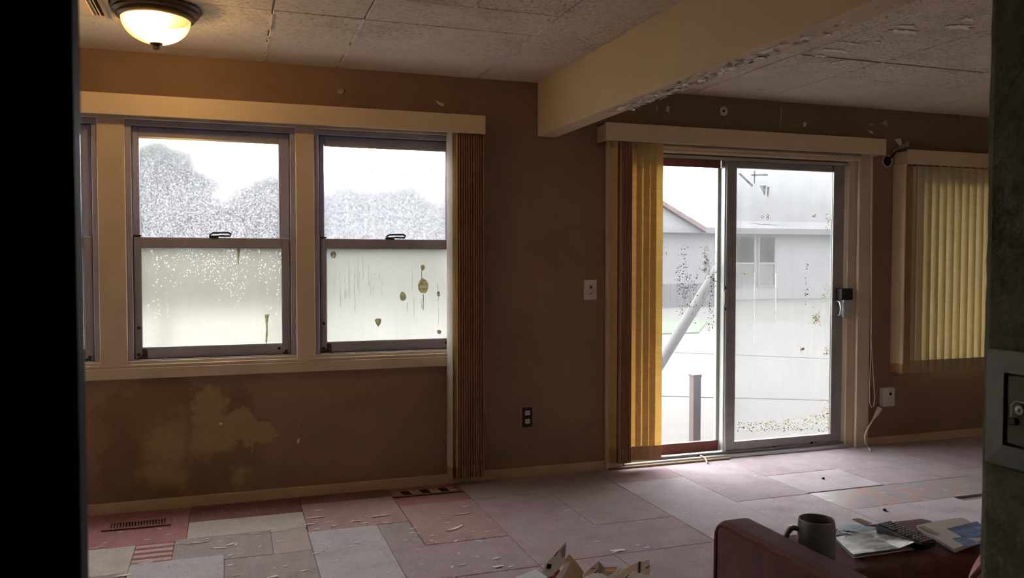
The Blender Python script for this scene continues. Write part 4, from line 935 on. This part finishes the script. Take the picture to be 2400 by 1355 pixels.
# ------------------------------------------------------------------ things on the sofa seat
TZ = SZ+.009
m_mug = mat('grey_glazed_ceramic', (.17, .168, .17), .16, .2, 9, spec=.5)
mc = on_z(1914, 1217, TZ+.125); mug = thing('mug', (mc.x, mc.y, TZ), 'grey ceramic mug with its handle to the left on the sofa', 'mug')
R = .049; Hm = .125
B().lathe([(0, .0), (R*.86, 0), (R*.97, .006), (R*1.02, .05), (R*1.0, .10), (R*.955, Hm-.002), (R*.945, Hm), (R*.90, Hm-.002), (R*.92, .08), (R*.9, .012), (0, .009)], (mc.x, mc.y, TZ), 40).build('body', m_mug, mug, smooth=True)
hdir = Vector((-.93, .37, 0)).normalized(); ctr = Vector((mc.x, mc.y, TZ))
B().tube([ctr+hdir*(R*.96)+Vector((0, 0, .098))] + [ctr+hdir*(R+.008+.026*math.sin(a))+Vector((0, 0, .06+.042*math.cos(a))) for a in [PI*(k+.6)/9 for k in range(9)]] + [ctr+hdir*(R*.98)+Vector((0, 0, .02))], .0075, 10).build('handle', m_mug, mug, smooth=True)
B().lathe([(R*.925, Hm-.003), (R*.95, Hm+.0005), (R*.935, Hm+.0015), (R*.905, Hm)], (mc.x, mc.y, TZ), 40).build('rim', mat('rim_highlight_glaze', (.45, .43, .42), .3, .1, 20, spec=.5), mug, smooth=True)  # highlight on the rim painted in as a paler glaze

def print_mat(name, paper, inks, scale, thr=.5, seed=0):
    t = Nt(name); v = t.mp(t.objc(), (1, 2.0, 1), (seed, seed*.7, 0), (0, 0, .5))
    cell = t.n('ShaderNodeTexVoronoi', {'Vector': v, 'Scale': scale, 'Randomness': .9}, feature='F1', distance='CHEBYCHEV')
    rnd = t.n('ShaderNodeSeparateColor', [cell.outputs['Color']]).outputs[0]
    c = paper
    for k, ink in enumerate(inks):
        f = t.m2('GREATER_THAN', rnd, thr+(1-thr)*k/len(inks)); c = t.mix(f, c, ink)
    return t.end(t.prin(c, .35, 0, None, .5))
m_pg1 = print_mat('grey_photo_print', (.34, .34, .37), [(.09, .09, .1), (.2, .21, .2), (.62, .62, .64), (.045, .045, .05), (.3, .3, .27)], 26, .25, 3)
m_pg2 = print_mat('blue_cover_print', (.20, .30, .48), [(.30, .40, .56), (.13, .2, .36)], 12, .6, 5)
m_pg3 = print_mat('blue_photo_print', (.06, .16, .40), [(.03, .07, .2), (.25, .4, .62), (.1, .22, .5)], 22, .45, 2)
m_paper = mat('glossy_white_paper', (.58, .58, .60), .35, .06, 20, spec=.4)
def quadsheet(name, pts, m, parent, th=.0015, bend=0, n=10, lift=None, origin=None):
    A, Bq, Cq, D = [Vector(p) for p in pts]
    def fn(u, v):
        p = A.lerp(Bq, u).lerp(D.lerp(Cq, u), v); z = bend*math.sin(PI*u)*1.0
        if lift: z += lift(u, v)
        return p+Vector((0, 0, z))
    return B().sheet(fn, n, n, (0, 0, th)).build(name, m, parent, smooth=False)
# dog-eared magazine beside the mug
q = [on_z(x, y, TZ+.006) for x, y in ((1958, 1260), (2048, 1238), (2142, 1287), (2000, 1308))]
mg = thing('magazine', (sum(p.x for p in q)/4, sum(p.y for p in q)/4, TZ), 'open grey magazine page with curled edge beside the mug', 'magazine')
lf = lambda u, v: .010*(v**2)*(1-u*.2)+.012*max(0, u-.75)*4*v
quadsheet('page', q, m_pg1, mg, .002, 0, 12, lf)
quadsheet('underpage', [p-Vector((0, 0, .0035)) for p in q], m_paper, mg, .002, 0, 12, lambda u, v: .004*v*v)
# white highlights of photos on that page
# blue leaflet behind
q = [on_z(x, y, TZ+.004) for x, y in ((1958, 1254), (1972, 1226), (2056, 1236), (2050, 1250))]
bl2 = thing('leaflet', (sum(p.x for p in q)/4, sum(p.y for p in q)/4, TZ), 'blue leaflet with white lettering behind the mug', 'leaflet')
pg = quadsheet('cover', q, m_pg2, bl2, .002, .003)
for k, (x, y) in enumerate(((1970, 1243), (1975, 1241), (1981, 1243), (1986, 1242), (1992, 1244), (1998, 1243), (2004, 1245), (1974, 1248), (1982, 1249), (1990, 1250))):
    c = on_z(x, y, TZ+.008); B().box(c.x-.004, c.x+.003, c.y-.007, c.y+.006, TZ+.0075, TZ+.0085).build('letter', m_paper, pg)
# tan card scrap at the seat front
q = [on_z(x, y, TZ+.003) for x, y in ((1997, 1217), (2018, 1216), (2044, 1226), (2030, 1232))]
cs = quadsheet('card_scrap', q, mat('tan_card', (.19, .16, .12), .8, .1, 20), None, .002, .002); tag(cs, 'small tan card scrap at the front of the sofa seat', 'card')
# remote control
a0, a1, a2 = on_z(2052, 1228, TZ+.030), on_z(2161, 1275, TZ+.026), on_z(2085, 1220, TZ+.030)
rm = thing('remote_control', ((a0.x+a1.x)/2, (a0.y+a1.y)/2, TZ), 'black television remote with rows of buttons on the sofa', 'remote control')
ax_ = (a1-a0); wv = (a2-a0); nz = ax_.cross(wv).normalized(); nz = nz if nz.z > 0 else -nz
B().prism([a0, a1, a1+wv, a0+wv], -nz*.022).build('body', m_dark_pl, rm, .004, 3)
m_btn = mat('grey_rubber_button', (.17, .17, .18), .5, .2, 30); m_btnr = mat('red_rubber_button', (.5, .03, .02), .5, .1, 30)
for i in range(13):
    for j in range(4):
        p = a0+ax_*(.06+.88*i/12)+wv*(.16+.68*j/3); u_ = ax_.normalized(); v_ = wv.normalized(); s1, s2 = .0042, .0052
        if i in (5, 9) and j in (0, 3): continue
        red = (i == 12 and j == 1)
        B().prism([p-u_*s1-v_*s2, p+u_*s1-v_*s2, p+u_*s1+v_*s2, p-u_*s1+v_*s2], nz*.003).build('button', m_btnr if red else m_btn, rm, .001)
# magazine pile at right
for k, (pts, m_, lab) in enumerate(((((2150, 1238), (2262, 1216), (2330, 1262), (2238, 1292)), m_paper, 'bottom magazine of the pile beside the remote'), (((2147, 1232), (2256, 1213), (2325, 1262), (2236, 1287)), m_paper, 'top magazine with a blue photo in the pile beside the remote'))):
    q = [on_z(x, y, TZ+.006+.007*k) for x, y in pts]
    o = thing('magazine', (sum(p.x for p in q)/4, sum(p.y for p in q)/4, TZ), lab, 'magazine'); cv = quadsheet('cover', q, m_, o, .005, .003)
    if k == 1:
        q2 = [on_z(x, y, TZ+.0165) for x, y in ((2219, 1239), (2290, 1222), (2330, 1255), (2262, 1262))]; quadsheet('photo', q2, m_pg3, cv, .0008, 0, 4)
        q3 = [on_z(x, y, TZ+.0165) for x, y in ((2232, 1262), (2262, 1258), (2300, 1274), (2262, 1280))]; quadsheet('photo', q3, m_pg3, cv, .0008, 0, 4)
        q4 = [on_z(x, y, TZ+.0165) for x, y in ((2152, 1234), (2164, 1232), (2202, 1250), (2196, 1254))]; quadsheet('print_bar', q4, mat('brown_print', (.3, .24, .18), .5, .2, 40), cv, .0008, 0, 4)

# ------------------------------------------------------------------ torn cardboard and paper heap on the floor
m_card = mat('brown_cardboard', (.36, .24, .13), .8, .15, 14); m_cardp = mat('beige_cardboard', (.60, .50, .39), .8, .1, 14); m_wp = mat('torn_white_paper', (.74, .77, .82), .6, .06, 20); m_amber = mat('amber_box_card', (.33, .18, .06), .6, .2, 14); m_redp = mat('red_printed_scrap', (.28, .04, .03), .5, .3, 20)
def scrap(name, pts, Y, m, label, cat, tilt=.25, th=.0025, fold=None, marks=()):
    """a torn sheet: outline at distance Y, leaning back by tilt, tail carried down to the floor"""
    P = []; tilt = tilt+.75
    zb = min(on_y(x, y, Y).z for x, y in pts)
    def at(x, y):
        p = on_y(x, y, Y); dy = (p.z-zb)*tilt
        return on_y(x, y, Y+dy)
    P = [at(x, y) for x, y in pts]
    c = sum(P, Vector())/len(P)
    o = thing(name, (c.x, c.y, 0), label, cat, 'torn card and paper heap')
    n0 = Vector((0, -th, th*.3))
    sh = B().prism(P, n0).build('sheet', m, o)
    for mm, mp in marks:
        B().prism([at(x, y)+n0*1.05 for x, y in mp], n0*.25).build('print_mark', mm, sh)
    return o
def S(*p): return [(1180+x/4.8, 1200+y/4.8) for x, y in p]
scrap('paper_sheet', S((705, 330), (690, 520), (700, 560), (640, 620), (560, 700), (540, 980), (400, 980), (430, 680), (470, 590), (530, 520)), -1.83, m_wp, 'tall white torn sheet standing up at the top of the cardboard heap', 'paper', .15, marks=((m_slot, S((630, 425), (575, 505), (570, 498), (600, 450))), (m_slot, S((490, 585), (540, 590), (530, 640), (478, 640))), (mat('grey_print', (.36, .38, .42), .6, .1, 20), S((700, 360), (690, 500), (650, 520), (640, 440)))))
scrap('paper_sheet', S((140, 735), (355, 645), (430, 690), (520, 760), (560, 1000), (150, 1000)), -1.97, m_wp, 'flat pale sheet at the left end of the cardboard heap', 'paper', 1.2)
scrap('cardboard_piece', S((688, 540), (735, 475), (830, 580), (960, 760), (970, 1000), (620, 1000), (650, 700)), -1.80, m_card, 'brown cardboard flap folded behind the white torn sheet', 'cardboard', .3, .004)
scrap('paper_sheet', S((745, 545), (735, 600), (690, 690), (640, 770), (600, 1000), (540, 1000), (600, 720), (690, 600)), -1.88, m_wp, 'narrow white folded edge strip in front of the brown flap', 'paper', .2)
scrap('paper_scrap', S((455, 700), (620, 630), (640, 690), (560, 760), (540, 1000), (470, 1000)), -1.86, m_redp, 'red printed scrap tucked under the tall white sheet', 'paper', .4)
scrap('cardboard_piece', S((895, 700), (1060, 552), (1062, 700), (980, 790), (960, 1000), (890, 1000)), -1.82, m_cardp, 'beige pointed cardboard piece in the middle of the heap', 'cardboard', .3, .004, marks=((m_black, S((975, 632), (1030, 630), (1028, 637), (978, 640))), (m_black, S((1052, 650), (1062, 655), (1010, 715), (960, 744), (1000, 705)))))
scrap('cardboard_piece', S((1066, 552), (1145, 640), (1110, 690), (1064, 690)), -1.79, mat('grey_brown_card', (.25, .2, .165), .8, .1, 14), 'grey-brown triangular flap beside the beige pointed piece', 'cardboard', .3, .004)
scrap('amber_box', S((1130, 618), (1272, 618), (1266, 660), (1255, 1000), (1120, 1000), (1110, 690)), -1.84, m_amber, 'crushed amber carton between the beige cardboard pieces', 'carton', .5, .004, marks=((m_cardp, S((1140, 650), (1262, 655), (1262, 662), (1140, 660))), (m_redp, S((1130, 690), (1230, 685), (1210, 744), (1140, 744)))))
scrap('cardboard_piece', S((1262, 760), (1330, 655), (1420, 600), (1500, 570), (1640, 532), (1645, 690), (1600, 760), (1600, 1000), (1270, 1000)), -1.84, m_cardp, 'large beige cardboard panel with dark print band and letters', 'cardboard', .35, .004,
      marks=((m_black, S((1512, 560), (1540, 556), (1530, 690), (1505, 690))), (m_cardp, S((1515, 600), (1528, 598), (1524, 625), (1512, 625))), (m_black, S((1590, 630), (1638, 600), (1638, 612), (1600, 638))),
             (m_black, S((1365, 735), (1385, 725), (1390, 740), (1372, 744))), (m_black, S((1392, 715), (1400, 700), (1412, 715), (1404, 722))), (m_black, S((1418, 705), (1440, 680), (1455, 690), (1448, 694), (1440, 688), (1424, 710)))))
scrap('paper_sheet', S((1150, 740), (1250, 680), (1330, 625), (1300, 690), (1200, 800), (1180, 1000), (1120, 1000)), -1.90, m_wp, 'slanting white paper strip left of the large beige panel', 'paper', .3)
scrap('paper_sheet', S((1370, 770), (1455, 668), (1600, 705), (1750, 755), (1780, 1000), (1370, 1000)), -1.93, mat('off_white_card', (.5, .46, .41), .7, .08, 16), 'off-white card with edged top in front of the large beige panel', 'paper', .6)
scrap('cardboard_piece', S((1640, 662), (1765, 668), (1762, 745), (1740, 1000), (1640, 1000)), -1.80, m_amber, 'small amber-brown card flap at the right end of the heap', 'cardboard', .4, .004)
scrap('paper_scrap', S((905, 745), (1000, 690), (1100, 690), (1160, 720), (1140, 1000), (900, 1000)), -1.93, mat('crumpled_paper', (.5, .48, .45), .7, .2, 30), 'crumpled pale paper at the front centre of the heap', 'paper', .8)
